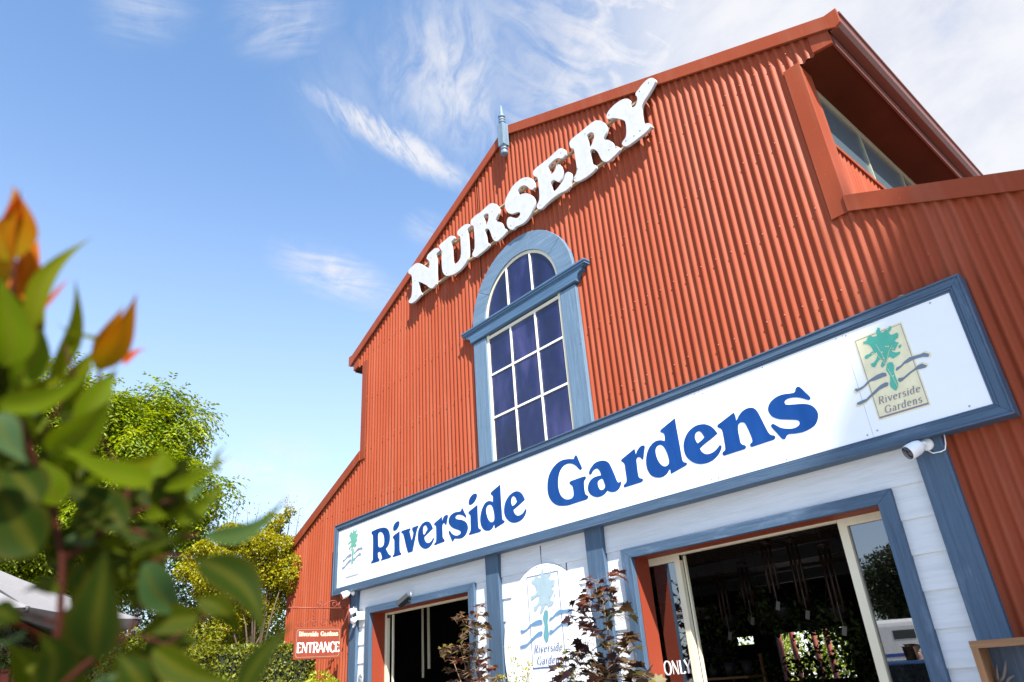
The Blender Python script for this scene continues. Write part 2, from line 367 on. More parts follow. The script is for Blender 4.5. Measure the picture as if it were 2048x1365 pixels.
Zn = (810, 430, 7.582); Zse = (1000, 290, 7.583); Zr1 = (930, 400, 10.5); Zr2 = (1000, 180, 6.0235); Zy = (1180, 140, 7.583)
c = 1
NURSERY = [
 ('N', Zn, [[(50,860),(60,830),(100,790),(160,740),(215,735),(290,780),(352,810,c),(365,790),(370,740),(362,695),(330,670),(330,640),(350,600),(400,550),(450,510),(480,503),(508,520),(512,548),(485,580),(472,615),(470,700),(470,900),(470,1040),(440,1090),(405,1115),(370,1105),(320,1065),(250,1030),(200,1012,c),(208,1100),(215,1155),(245,1190),(240,1212),(210,1250),(150,1310),(100,1340),(65,1335),(55,1310),(75,1275),(95,1235),(105,1150),(106,1000),(100,930),(85,905),(55,890)]]),
 ('U', Zn, [[(515,480),(530,450),(600,390),(680,325),(720,318),(745,335),(740,365),(710,395),(697,440),(705,550),(710,680),(720,725),(745,745),(790,725),(830,670),(848,600),(845,480),(838,350),(822,322),(798,308),(790,270),(810,230),(870,175),(930,140),(970,145),(980,175),(955,205),(942,255),(950,400),(958,560),(950,660),(920,730),(850,820),(760,890),(690,918),(630,925),(590,900),(565,840),(555,720),(555,600),(550,540),(530,510)]]),
 ('R', Zr1, [[(115,490),(125,430),(160,385),(230,320),(330,255),(430,160),(510,90),(570,70),(630,85),(685,140),(708,210),(700,290),(665,360),(640,425),(650,458),(710,462),(755,490),(785,550),(800,598),(840,602),(872,630),(872,670),(820,740),(740,815),(690,860),(640,872),(595,840),(560,770),(530,680),(500,620),(460,603),(425,625),(415,670),(430,760),(440,870),(465,900),(500,925),(505,955),(440,1030),(330,1120),(240,1190),(200,1202),(160,1180),(150,1140),(175,1080),(200,1010),(200,850),(190,680),(178,560),(150,535),(125,530)],
             [(385,355),(410,310),(455,288),(488,300),(492,370),(480,440),(445,520),(415,545),(400,510),(395,430)]]),
 ('S', Zse, [[(523,620),(515,655),(480,680),(445,665),(400,625),(360,615),(310,635),(275,680),(268,730),(285,772,c),(320,750),(390,735),(450,750),(500,800),(520,860),(505,950),(470,1040),(420,1120),(350,1190),(280,1225),(235,1245),(205,1280),(175,1288),(130,1265),(105,1215),(103,1160),(120,1110),(155,1092),(200,1105),(255,1110),(290,1085),(305,1045),(295,1022),(260,1020),(200,1042),(150,1045),(105,1010),(75,940),(75,880),(90,810),(130,730),(190,630),(260,560),(340,505),(420,492),(480,515),(515,565)]]),
 ('E', Zse, [[(500,440),(505,400),(560,340),(650,270),(760,180),(850,95),(900,58),(950,55),(982,85),(985,140),(965,185),(930,207),(890,200),(845,212),(780,265),(730,330),(735,390),(755,462,c),(800,425),(840,370),(850,315),(875,293),(910,315),(935,380),(938,440),(925,520),(905,555),(870,560),(830,535),(790,545),(768,585),(775,640),(790,712,c),(840,690),(900,620),(960,530),(990,440),(1030,410),(1065,425),(1078,480),(1065,570),(1055,640),(1000,690),(900,740),(800,810),(720,880),(640,960),(600,978),(565,965),(555,925),(575,880),(595,820),(592,700),(580,580),(565,500),(548,482),(520,478)]]),
 ('R', Zr2, [[(835,650),(845,615),(900,560),(980,500),(1060,430),(1130,380),(1190,368),(1250,395),(1282,450),(1275,520),(1245,585),(1258,602),(1300,603),(1345,630),(1370,675),(1410,680),(1440,705),(1430,740),(1370,800),(1310,855),(1270,868),(1230,850),(1200,800),(1175,750),(1130,715),(1095,722),(1082,760),(1090,840),(1105,890),(1150,912),(1150,950),(1080,1020),(990,1080),(920,1108),(890,1095),(890,1060),(915,1010),(925,960),(915,880),(900,780),(885,712),(850,700)],
             [(1045,560),(1060,530),(1100,512),(1125,525),(1132,570),(1115,630),(1090,680),(1065,685),(1055,630)]]),
 ('Y', Zy, [[(250,710),(255,670),(300,600),(380,520),(470,460),(540,438),(585,445),(603,470),(598,515),(608,552),(640,570),(680,550),(705,500),(715,440),(708,405),(690,385),(692,350),(730,300),(800,210),(870,145),(930,122),(975,135),(992,165),(980,200),(940,280),(880,380),(820,470),(785,550),(775,620),(785,720),(800,790),(825,820),(870,808),(905,815),(918,845),(905,880),(840,950),(740,1030),(620,1120),(550,1160),(500,1150),(483,1120),(500,1080),(535,1030),(548,980),(548,900),(540,820),(518,770),(450,745),(350,730),(285,745),(258,735)]]),
]
Za = (730, 960, 7.8); Zb = (890, 950, 9.1); Zc = (1080, 880, 9.75); Zd = (1250, 820, 8.029); Ze = (1440, 760, 8.029)
RIVERSIDE = [
 ('R', Za, [[(100,830),(105,810),(150,785),(230,755),(300,745),(350,765),(380,820),(390,900),(380,980),(355,1040),(325,1075,c),(350,1125),(375,1165),(405,1185),(405,1205),(380,1222,c),(250,1262,c),(250,1245),(265,1225),(262,1195),(240,1130),(220,1125),(202,1140),(203,1180),(210,1220),(228,1250),(222,1270,c),(100,1307,c),(95,1285),(118,1255),(122,1150),(125,1000),(120,860),(105,842)],[(205,870),(215,830),(245,815),(280,840),(298,900),(298,980),(280,1035),(235,1055),(210,1040),(205,960)]]),
 ('i', Za, [[(440,775),(445,720),(480,665),(525,645),(538,670),(525,730),(490,780),(455,797)],[(435,895),(440,878),(540,800,c),(540,900),(540,1060),(548,1130),(568,1150),(565,1168,c),(435,1208,c),(430,1190),(450,1165),(458,1100),(458,1000),(455,930),(437,910)]]),
 ('v', Za, [[(565,812),(580,795,c),(705,755,c),(710,775),(695,800),(700,830),(728,950,c),(755,830),(740,790),(735,770),(740,745,c),(833,710,c),(830,735),(815,770),(790,880),(742,1120,c),(670,1140,c),(640,1030),(600,860),(585,835),(566,826)]]),
 ('e', Za, [[(825,880),(835,790),(880,700),(940,655),(990,652),(1030,690),(1060,760,c),(1000,820),(928,890,c),(930,930),(955,975),(995,985),(1035,955),(1065,908),(1077,906),(1072,940),(1040,1010),(985,1065),(925,1075),(870,1040),(835,970)],[(905,800),(915,730),(945,710),(965,735),(975,770),(950,815),(920,855)]]),
 ('r', Za, [[(1078,692),(1085,675,c),(1200,575,c),(1203,645,c),(1230,575),(1275,545),(1295,555),(1285,620),(1270,700),(1260,710),(1245,682),(1225,675),(1208,720),(1210,830),(1215,905),(1242,940),(1238,965,c),(1085,1022,c),(1078,1005),(1105,970),(1112,900),(1110,800),(1105,720),(1080,705)]]),
 ('s', Zb, [[(315,605),(350,680),(388,750),(388,770),(375,780),(340,750),(290,730),(230,730),(195,760),(195,790),(220,808),(300,820),(360,845),(400,890),(418,960),(405,1030),(370,1100),(310,1150),(230,1165),(175,1165),(155,1200),(140,1218),(125,1195),(90,1110),(68,1050),(72,1020),(90,1022),(130,1075),(190,1105),(240,1100),(280,1070),(282,1030),(240,1005),(160,975),(100,930),(68,870),(72,800),(110,730),(180,685),(260,670),(288,658),(300,620)]]),
 ('i', Zb, [[(430,520),(440,450),(490,370),(550,340),(580,360),(575,420),(530,500),(470,548),(440,545)],[(425,690),(440,665,c),(590,545,c),(592,650),(600,850),(610,960),(625,985),(652,995),(652,1025),(625,1045,c),(440,1095),(430,1080),(455,1045),(468,980),(465,850),(462,740),(445,720),(428,705)]]),
 ('d', Zb, [[(830,340),(840,315,c),(1005,175,c),(1015,400),(1035,700),(1045,810),(1060,828),(1085,840),(1080,870,c),(910,978,c),(902,960),(903,920),(895,905,c),(870,960),(820,1010),(750,1018),(690,980),(650,890),(642,780),(665,650),(720,530),(780,480),(840,480),(872,495,c),(872,440),(870,390),(855,370),(835,358)],[(748,640),(770,570),(810,545),(850,560),(875,620),(893,700),(898,800),(880,850),(840,862),(800,830),(765,750)]]),
 ('e', Zb, [[(1075,640),(1095,510),(1160,390),(1250,315),(1330,300),(1400,345),(1453,445,c),(1450,460,c),(1350,550),(1245,640,c),(1260,690),(1300,735),(1350,740),(1410,705),(1455,640),(1475,620),(1482,650),(1460,730),(1400,815),(1310,865),(1220,870),(1140,820),(1090,740)],[(1203,480),(1220,410),(1250,390),(1285,420),(1310,490,c),(1270,540),(1225,570,c),(1210,530)]]),
 ('G', Zc, [[(700,298),(725,330),(770,440),(815,540),(812,575),(790,590),(750,560),(690,500),(620,468),(550,465),(470,500),(400,590),(365,700),(352,830),(365,970),(410,1090),(480,1150),(545,1162),(610,1145),(650,1100),(655,1020),(645,950),(632,905),(610,882),(580,860),(575,830),(600,805,c),(870,712),(895,730),(890,765),(865,795),(858,850),(868,980),(885,1055),(910,1080),(940,1095),(938,1135),(905,1165,c),(700,1230),(560,1275),(430,1290),(320,1270),(220,1190),(160,1060),(145,900),(165,730),(230,580),(330,460),(440,395),(560,375),(655,375,c),(680,315)]]),
 ('a', Zc, [[(955,650),(965,600),(1010,520),(1090,440),(1190,408),(1270,410),(1340,450),(1400,560),(1460,700),(1500,800),(1530,835),(1555,825),(1573,810),(1582,850),(1555,930),(1490,1000),(1400,1020),(1340,1005),(1315,990,c),(1260,1060),(1170,1110),(1080,1115),(990,1070),(940,990),(935,910),(970,810),(1040,740),(1130,705),(1192,692,c),(1170,620),(1130,570),(1090,565),(1040,600),(1000,670),(975,682)],[(1125,860),(1140,800),(1180,768),(1220,765),(1245,820),(1270,900),(1250,955),(1205,980),(1160,960)]]),
 ('r', Zd, [[(-65,815),(-55,795,c),(152,625,c),(165,680),(172,720,c),(205,640),(260,580),(305,572),(318,590),(305,690),(295,790),(280,802),(250,770),(210,762),(185,795),(190,880),(205,1000),(222,1080),(250,1100),(285,1110),(285,1145),(255,1165,c),(-4,1247,c),(-21,1231),(-18,1206),(18,1169),(26,1107),(10,992),(-10,868),(-43,836)]]),
 ('d', Zd, [[(565,340),(580,315,c),(800,135,c),(830,310),(880,580),(915,780),(930,825),(960,845),(990,850),(993,880),(970,900,c),(742,1028,c),(733,1010),(730,965),(718,955),(680,1020),(610,1075),(520,1090),(430,1060),(365,970),(340,850),(350,710),(400,590),(480,510),(560,488),(640,500,c),(638,430),(625,385),(600,370),(572,360)],[(490,670),(505,600),(550,565),(600,575),(650,640),(690,740),(708,830),(690,885),(640,908),(580,880),(520,790)]]),
 ('e', Zd, [[(942,600),(955,480),(1020,350),(1130,260),(1260,230),(1370,260),(1440,320),(1485,380,c),(1400,455),(1290,540),(1203,620,c),(1230,670),(1290,708),(1350,708),(1430,670),(1490,610),(1520,570),(1548,580),(1545,630),(1500,720),(1410,810),(1300,860),(1180,870),(1070,830),(980,740)],[(1122,430),(1140,370),(1180,345),(1225,365),(1275,440,c),(1230,490),(1165,540,c),(1135,490)]]),
 ('n', Ze, [[(-45,740),(-35,722,c),(220,525,c),(245,580),(262,660,c),(320,550),(400,475),(490,447),(550,460),(600,510),(660,620),(730,760),(780,850),(820,885),(875,897),(890,930),(870,960,c),(510,1080,c),(485,1060),(485,1030),(515,1000),(520,970),(490,880),(440,770),(400,700),(360,683),(310,700),(290,750),(295,840),(315,940),(330,1010),(360,1040),(405,1055),(418,1085),(400,1112,c),(65,1220,c),(40,1195),(45,1165),(80,1130),(85,1090),(65,960),(40,830),(20,790),(-25,768)]]),
 ('s', Ze, [[(1245,112),(1285,120),(1370,200),(1450,280),(1450,310),(1425,325),(1380,315),(1300,293),(1200,283),(1100,300),(1045,335),(1040,375),(1065,398),(1180,395),(1330,385),(1440,400),(1520,450),(1570,530),(1572,620),(1530,720),(1440,790),(1330,840),(1200,865),(1100,875),(1070,900),(1050,945),(1015,955),(985,935),(900,840),(825,755),(825,720),(855,708),(900,730),(980,770),(1080,785),(1180,778),(1250,745),(1280,700),(1265,660),(1210,645),(1080,640),(940,630),(840,590),(785,520),(772,450),(810,360),(900,280),(1010,235),(1180,210),(1205,185),(1215,140)]]),
]
Y_SIGN = -0.0965
RIV_LOOPS = [(n, to_wall([zoomed(*z, lp) for lp in lps], Y_SIGN)) for n, z, lps in RIVERSIDE]

# the tree-and-waves emblem, in units of its own frame (0..1 wide, 0..1.85 high)
Zl = (1640, 600, 5.25)
EMB = {
 'crown': [[(600,380),(590,330),(610,290),(628,300),(635,340),(660,345),(690,320),(715,320),(725,285),(745,275),(752,300),(740,325),(722,345),(745,370),(780,360),(810,345),(825,360),(822,400),(800,415),(785,430),(800,445),(830,450),(815,475),(800,505),(785,535),(765,530),(750,520),(760,545),(800,555),(845,545),(840,570),(800,600),(765,620),(735,600),(715,610),(700,650),(680,690),(655,715),(640,700),(645,670),(660,640),(630,625),(605,660),(580,710),(545,705),(535,675),(565,660),(590,630),(605,590),(600,550),(570,565),(530,595),(490,625),(468,610),(480,585),(520,570),(560,535),(545,505),(520,475),(490,465),(458,465),(455,445),(490,430),(500,400),(530,375),(555,390),(580,385)],[(830,480),(850,468),(857,485),(840,510),(822,500)]],
 'trunk': [[(705,680),(730,655),(765,660),(780,700),(778,760),(800,820),(822,880),(820,920),(800,957),(775,945),(745,920),(733,890),(740,850),(735,800),(715,770),(695,740)]],
 'waves': [[(365,950),(372,935),(415,930),(460,905),(500,860),(545,825),(600,790),(660,765),(695,770),(703,800),(660,815),(610,835),(570,850),(530,860),(490,900),(440,940),(390,968)],[(388,1085),(440,1060),(490,1040),(540,990),(590,940),(640,895),(690,868),(722,872),(715,905),(670,925),(630,945),(580,990),(530,1030),(490,1070),(430,1100),(395,1105)],[(797,740),(805,715),(850,690),(890,645),(940,605),(1000,590),(1060,572),(1090,555),(1150,570),(1140,600),(1080,600),(1020,615),(970,635),(930,660),(890,675),(850,715),(805,748)],[(820,850),(825,825),(880,815),(930,770),(980,735),(1030,690),(1070,672),(1125,690),(1115,710),(1060,725),(1010,735),(960,770),(910,815),(870,850),(840,868)]],
}
_c = [on_y(1640 + x / 5.25, 600 + z / 5.25, Y_SIGN) for x, z in ((375, 435), (852, 245), (1138, 1095), (622, 1255))]
EX0, EX1, EZ0, EZ1 = (_c[0][0] + _c[3][0]) / 2, (_c[1][0] + _c[2][0]) / 2, (_c[2][1] + _c[3][1]) / 2, (_c[0][1] + _c[1][1]) / 2
def emb_loops(key, x0, z0, w, h, jit=0.0):
    res = []
    for lp in EMB[key]:
        q = [on_y(p[0], p[1], Y_SIGN) for p in zoomed(*Zl, lp)]
        res.append([(x0 + (x - EX0) / (EX1 - EX0) * w, z0 + (z - EZ0) / (EZ1 - EZ0) * h) for x, z in q])
    return res

# a small broad-pen alphabet for the fine lettering
def arc(cx, cy, rx, ry, a0, a1, n=12): return [(cx + rx * math.cos(R(a0 + (a1 - a0) * k / n)), cy + ry * math.sin(R(a0 + (a1 - a0) * k / n))) for k in range(n + 1)]
def sf(x, y, w=0.09): return [(x - w, y), (x + w, y)]
PEN = {
 'R': (0.60, [[(.12,0),(.12,.7)], [(.12,.69)] + arc(.3,.525,.19,.165,90,-90) + [(.12,.36)], [(.3,.36),(.54,0)], sf(.12,0), sf(.12,.7,.06), sf(.53,0,.06)]),
 'i': (0.26, [[(.12,0),(.12,.46)], sf(.12,0), [(.05,.46),(.12,.46)], [(.12,.60),(.12,.68)]]),
 'v': (0.46, [[(.06,.46),(.23,0)], [(.23,0),(.40,.46)], sf(.06,.46,.07), sf(.40,.46,.07)]),
 'e': (0.46, [[(.07,.26),(.38,.26)], arc(.23,.23,.165,.23,10,310,20)]),
 'r': (0.36, [[(.12,0),(.12,.46)], [(.12,.34)] + arc(.24,.33,.11,.12,160,40,8), sf(.12,0), [(.05,.46),(.12,.46)]]),
 's': (0.38, [arc(.19,.345,.115,.115,30,230,10) + [(.2,.225)] + arc(.19,.12,.125,.12,70,-150,12)]),
 'd': (0.50, [arc(.21,.23,.155,.23,60,300,16), [(.37,0),(.37,.72)], [(.37,.02),(.45,.02)], [(.30,.72),(.37,.72)]]),
 'G': (0.72, [arc(.36,.35,.29,.35,50,330,22), [(.60,.02),(.60,.30)], sf(.58,.31,.11), [(.56,.6),(.56,.5)]]),
 'a': (0.45, [arc(.2,.33,.13,.13,150,10,8) + [(.33,.08),(.36,.01),(.42,.02)], arc(.19,.125,.125,.125,80,350,14)]),
 'n': (0.52, [[(.12,0),(.12,.46)], [(.12,.34)] + arc(.25,.31,.13,.15,160,0,10) + [(.38,0)], sf(.12,0), sf(.38,0), [(.05,.46),(.12,.46)]]),
 'E': (0.50, [[(.10,0),(.10,.7)], [(.10,.68),(.42,.68)], [(.10,.36),(.36,.36)], [(.10,.02),(.44,.02)], [(.42,.68),(.42,.58)], [(.44,.02),(.44,.13)]]),
 'N': (0.66, [[0.4,(.10,0),(.10,.7)], [(.10,.70),(.52,.0)], [0.4,(.54,0),(.54,.7)]]),
 'T': (0.54, [[(.26,0),(.26,.7)], [(.02,.68),(.50,.68)], [(.02,.68),(.02,.58)], [(.50,.68),(.50,.58)]]),
 'A': (0.60, [[(.03,0),(.28,.7)], [(.28,.7),(.56,0)], [(.13,.24),(.45,.24)]]),
 'C': (0.58, [arc(.32,.35,.26,.35,45,315,20), [(.52,.64),(.52,.52)]]),
 'O': (0.70, [arc(.34,.35,.29,.35,0,360,28)]),
 'L': (0.46, [[(.10,0),(.10,.7)], [(.10,.02),(.42,.02)], [(.42,.02),(.42,.12)]]),
 'Y': (0.56, [[(.27,0),(.27,.34)], [(.02,.7),(.27,.33)], [(.52,.7),(.27,.33)]]),
 'M': (0.78, [[(.08,0),(.12,.7)], [(.12,.7),(.38,.05)], [(.38,.05),(.62,.7)], [(.62,.7),(.68,0)]]),
}
def pen_text(mb, text, x0, z0, width, height, y, thick=0.12, thin=0.035, shear=0.0, track=0.0, frame=None):
    """writes text into mb as flat pen strokes; frame = (origin, right, up, out) for a plane other than the wall"""
    tot = sum(PEN[ch][0] if ch != ' ' else 0.35 for ch in text) + track * (len(text) - 1)
    sx = width / tot; sz = height / 0.7; cx = 0; lift = 0
    O, A, U_, NN = frame if frame else (Vector((0, y, 0)), Vector((1, 0, 0)), Vector((0, 0, 1)), Vector((0, -1, 0)))
    for ch in text:
        if ch == ' ': cx += 0.35 + track; continue
        adv, strokes = PEN[ch]
        for st in strokes:
            lift += 1; vs = []; wt = 1.0
            if isinstance(st[0], float): wt, st = st[0], st[1:]
            n = len(st)
            for i, (px, pz) in enumerate(st):
                a, b = st[max(i-1, 0)], st[min(i+1, n-1)]
                dx, dz = b[0]-a[0], b[1]-a[1]; L = math.hypot(dx, dz) + 1e-9; dx /= L; dz /= L
                diag = 0.5 if (dx * dz > 0.1) else 1.0
                w = (thin + (thick * wt - thin) * abs(dz) * (0.45 if (n == 2 and diag < 1) else 1)) / 2
                for q in (1, -1):
                    X = px - dz * w * q; Z = pz + dx * w * q
                    X = (cx + X + shear * Z) * sx + x0; Z = Z * sz + z0
                    vs.append(O + A * X + U_ * Z + NN * (0.00008 * (lift % 7)))
            mb.add(vs, [(2*i, 2*i+1, 2*i+3, 2*i+2) for i in range(n - 1)])
        cx += adv + track

# ------------------------------------------------------------------ ground
g = MB(); g.add([(-400,-400,0),(400,-400,0),(400,400,0),(-400,400,0)], [(0,1,2,3)])
M_GROUND = mat('grey_concrete', (0.2, 0.195, 0.19), 0.9)
setc(M_GROUND, ramp(M_GROUND, noise(M_GROUND, 3, (1,1,1), 10, 0.7), [(0.3, (0.26, 0.25, 0.24)), (0.7, (0.34, 0.33, 0.315))]))
lab(g.build('ground', M_GROUND), 'grey concrete yard around the nursery barn', 'ground', kind='structure')

# ------------------------------------------------------------------ the barn
HW, XL = 3.617, 5.75                     # half width of the tall middle part, of the whole front
APEX, SL = 8.154, 0.4547                 # barge top line of the tall gable
LZ, LS = 4.723, 0.446                    # top line of the lean-to roofs
B = thing('nursery_barn', (0, 0, 0), 'rust red corrugated barn with a tall gable and blue trim', 'building')
def top_z(x):
    ax = abs(x)
    return APEX - 0.09 - SL * ax if ax <= HW - 0.02 else LZ - 0.08 - LS * (ax - HW)
PIT, AMP = 0.076, 0.0118
def corr_y(x): return -AMP * (1 + 0.06 * math.sin(x * 3.1) * math.sin(x * 7.7)) * math.cos(2 * math.pi * (x - 0.8) / PIT) - (0.0022 if ((x + 40.02) / 0.76) % 1.0 < 0.1 else 0.0)
def win_iv(x):
    if abs(x) > 0.70: return None
    return 3.74, 5.5 + math.sqrt(max(0, 0.72 ** 2 - x * x))
w = MB(); cols = []
xs = [i * PIT / 10 for i in range(int(-XL * 10 / PIT), int(XL * 10 / PIT) + 1)]
for part in (0, 1):
    vs = []; fs = []
    for i, x in enumerate(xs):
        iv = win_iv(x); zt = top_z(x); zb = 2.92 if abs(x) < 3.6 else 0.02
        if part == 0: a, b = (zb, iv[0]) if iv else (zb, zt)
        else:
            a, b = (iv[1], zt) if iv else (zt, zt)
        yy = corr_y(x); vs += [(x, yy, a), (x, yy, b)]
    for i in range(len(xs) - 1):
        if abs(xs[i+1]) < 3.6 and abs(xs[i]) >= 3.6 or abs(xs[i]) < 3.6 and abs(xs[i+1]) >= 3.6: 
            if part == 0: pass
        if part == 1 and (win_iv(xs[i]) is None or win_iv(xs[i+1]) is None): continue
        if part == 0 and ((win_iv(xs[i]) is None) != (win_iv(xs[i+1]) is None)):
            continue
        fs.append((2*i, 2*i+2, 2*i+3, 2*i+1))
    w.add(vs, fs, True)
wall = w.build('wall', M_WALL, B, fix=False)
# screws, every second rib
sc = MB()
for z in (4.0, 4.758, 5.52, 6.30, 7.05):
    k = -70
    for k in range(-72, 73):
        x = 0.8 + 2 * k * PIT
        if abs(x) > XL - 0.1 or z > top_z(x) - 0.12: continue
        if abs(x) < 0.95 and z < 6.4: continue
        if abs(x) < 4.15 and z < 3.76: continue
        if random.random() < 0.1: continue
        zz = z + random.uniform(-0.012, 0.012)
        sc.lathe([(0.0085, 0), (0.0085, 0.002), (0.0055, 0.0022), (0.0055, 0.006)], (x, -AMP - 0.0028, zz), (0, -1, 0), 6)
lab(sc.build('wall_screw', M_STEEL, B), kind='stuff')
# barge flashings of the gable, corner flashings, lean-to flashings
for s in (-1, 1):
    b = MB(); xe = 4.02
    prof = [(0, APEX), (xe - 0.1, APEX - SL * (xe - 0.1)), (xe, APEX - SL * xe + 0.045), (xe, APEX - SL * xe - 0.11), (xe - 0.05, APEX - SL * xe - 0.135), (xe - 0.11, APEX - SL * (xe - 0.11) - 0.146), (0, APEX - 0.146)]
    b.prism([(s * x, z) for x, z in prof], -0.045, -0.018); b.build('barge_flashing', M_FLASH, B, 0.004)
    b = MB(); b.prism([(s * 3.745, 6.126), (s * 3.905, 6.098), (s * 3.905, 6.40), (s * 3.745, 6.47)], -0.0165, 0.02); b.build('eave_infill_panel', M_FLASH, B)
    b = MB(); xs_ = [s * (3.59 + k * PIT / 10) for k in range(22)]; b.add([q_ for x_ in xs_ for q_ in ((x_, corr_y(x_), 6.108), (x_, corr_y(x_), APEX - 0.06 - SL * abs(x_)))], [(2*k, 2*k+2, 2*k+3, 2*k+1) for k in range(21)], True); b.build('eave_wall', M_WALL, B, fix=False)
    b = MB()
    b.box(min(s * (HW - 0.143), s * HW), max(s * (HW - 0.143), s * HW), -0.021, -0.0125, LZ - 0.141, 6.13)
    b.build('corner_flashing', M_FLASH, B, 0.003)
    b = MB(); dz = 0.147
    b.prism([(s * (HW - 0.012), LZ + 0.004), (s * (XL + 0.06), LZ - LS * (XL + 0.04 - HW)), (s * (XL + 0.06), LZ - LS * (XL + 0.06 - HW) - dz), (s * (HW - 0.012), LZ - dz + 0.004)], -0.036, -0.0215)
    b.build('roof_edge_flashing', M_FLASH, B, 0.003)
    # tall roof plane, lean-to roof plane
    b = MB(); y1 = 9.0
    b.add([(0, -0.02, APEX - 0.012), (s * 4.0, -0.02, APEX - 0.012 - SL * 4.0), (s * 4.0, y1, APEX - 0.012 - SL * 4.0), (0, y1, APEX - 0.012),
           (0, -0.02, APEX - 0.05), (s * 4.0, -0.02, APEX - 0.05 - SL * 4.0), (s * 4.0, y1, APEX - 0.05 - SL * 4.0), (0, y1, APEX - 0.05)],
          [(0,1,2,3),(4,7,6,5),(1,5,6,2),(0,3,7,4),(2,6,7,3),(0,4,5,1)])
    b.build('roof', M_ROOF, B)
    b = MB(); xa, xb = HW - 0.09, XL + 0.05
    za, zb = LZ - 0.03, LZ - 0.03 - LS * (xb - HW)
    b.add([(s*xa,-0.018,za+0.01),(s*xb,-0.018,zb),(s*xb,y1,zb),(s*xa,y1,za+0.01),(s*xa,-0.018,za-0.03),(s*xb,-0.018,zb-0.04),(s*xb,y1,zb-0.04),(s*xa,y1,za-0.03)],
          [(0,1,2,3),(4,7,6,5),(1,5,6,2),(0,3,7,4),(2,6,7,3),(0,4,5,1)])
    b.build('roof', M_ROOF, B)
    # soffit, fascia and gutter along the eave
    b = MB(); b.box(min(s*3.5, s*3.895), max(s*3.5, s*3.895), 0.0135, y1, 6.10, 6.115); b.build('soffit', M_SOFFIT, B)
    b = MB(); b.box(min(s*3.897, s*3.915), max(s*3.897, s*3.915), 0.022, y1, 6.085, 6.30); b.build('fascia', M_GUTTER, B)
    b = MB()
    gp = [(3.917, 6.205), (3.985, 6.205), (4.016, 6.235), (4.018, 6.318), (4.034, 6.322), (4.034, 6.345), (4.0, 6.35), (4.0, 6.24), (3.98, 6.215), (3.917, 6.215)]
    b.prism([(s * x, z) for x, z in gp], -0.017, y1); b.build('gutter', M_GUTTER, B, 0.003)
    # upper side wall: band beside the front, corrugated skirt, louvred windows
    b = MB(); b.box(min(s*3.60, s*3.616), max(s*3.60, s*3.616), -0.008, 0.19, 4.66, 6.098); b.build('side_flashing', M_FLASH, B, 0.003)
    b = MB(); vs = []; fs = []; n = int((y1 - 0.19) / PIT * 8)
    for i in range(n + 1):
        yy = 0.19 + i * PIT / 8; xx = s * (3.565 + AMP * math.cos(2 * math.pi * yy / PIT)); vs += [(xx, yy, 4.6), (xx, yy, 5.39)]
        if i < n: fs.append((2*i, 2*i+2, 2*i+3, 2*i+1))
    b.add(vs, fs, True); b.build('side_wall', M_WALL, B, fix=False)
    b = MB(); b.box(min(s*3.50, s*3.59), max(s*3.50, s*3.59), 0.192, y1, 5.385, 5.42); b.build('sill_flashing', M_FLASH, B)
    for k in range(9):
        ya, yb = 0.192 + k * 0.955, 0.192 + (k + 1) * 0.955
        f = MB(); f.box(min(s*3.53, s*3.565), max(s*3.53, s*3.565), ya, ya + 0.03, 5.42, 6.1); f.box(min(s*3.53, s*3.565), max(s*3.53, s*3.565), ya + 0.03, yb, 6.02, 6.1); f.box(min(s*3.53, s*3.565), max(s*3.53, s*3.565), ya + 0.03, yb, 5.42, 5.445)
        wo = f.build('window', flat('olive_window_frame', (0.30, 0.30, 0.22)) if k == 0 and s < 0 else bpy.data.materials['olive_window_frame'], B)
        p = MB(); p.box(min(s*3.544, s*3.550), max(s*3.544, s*3.550), ya + 0.03, yb, 5.446, 6.02)
        p.build('pane', M_LOUVRE, wo)
# side and rear walls, close the shell
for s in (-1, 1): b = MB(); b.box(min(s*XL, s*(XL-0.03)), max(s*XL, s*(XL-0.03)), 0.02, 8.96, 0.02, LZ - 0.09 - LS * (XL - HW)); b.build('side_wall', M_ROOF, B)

# weatherboards between the posts
CL = MB(); P0, BH = 2.57, 0.2125
free_high = [(-3.52, -0.845), (-0.64, 0.608), (0.813, 3.52)]
free_low = [(-3.52, -3.31), (-1.07, -0.845), (-0.64, 0.608), (0.813, 1.003), (3.303, 3.52)]
for k in range(-1, 12):
    z1 = P0 - BH * k; z0 = z1 - BH
    ivs = free_high if k == -1 else free_low
    for xa, xb in ivs:
        zz1 = min(z1, 2.80) if k == -1 else z1
        if k == -1:
            z0, zz1 = P0, 2.80
        CL.prismx([(0.004, zz1), (-0.002, zz1), (-0.0125, z0 + 0.002), (-0.0125, z0 - 0.010), (0.006, z0 - 0.010), (0.006, zz1)], xa, xb)
CL.build('weatherboard_cladding', M_BOARD, B)
for x, z0 in ((-0.03, 2.57), (-0.03, 2.14), (0.3, 2.36)): b = MB(); b.box(x, x + 0.003, -0.013, -0.002, z0 + 0.004, z0 + 0.2); b.build('board_joint', M_DARKPL, B)
for xa, xb in ((-3.70, -3.52), (-0.845, -0.64), (0.608, 0.813), (3.52, 3.70)):
    b = MB(); b.box(xa, xb, -0.05, 0.01, 0.02, 2.80); b.build('post', M_BLUEZ, B, 0.004)

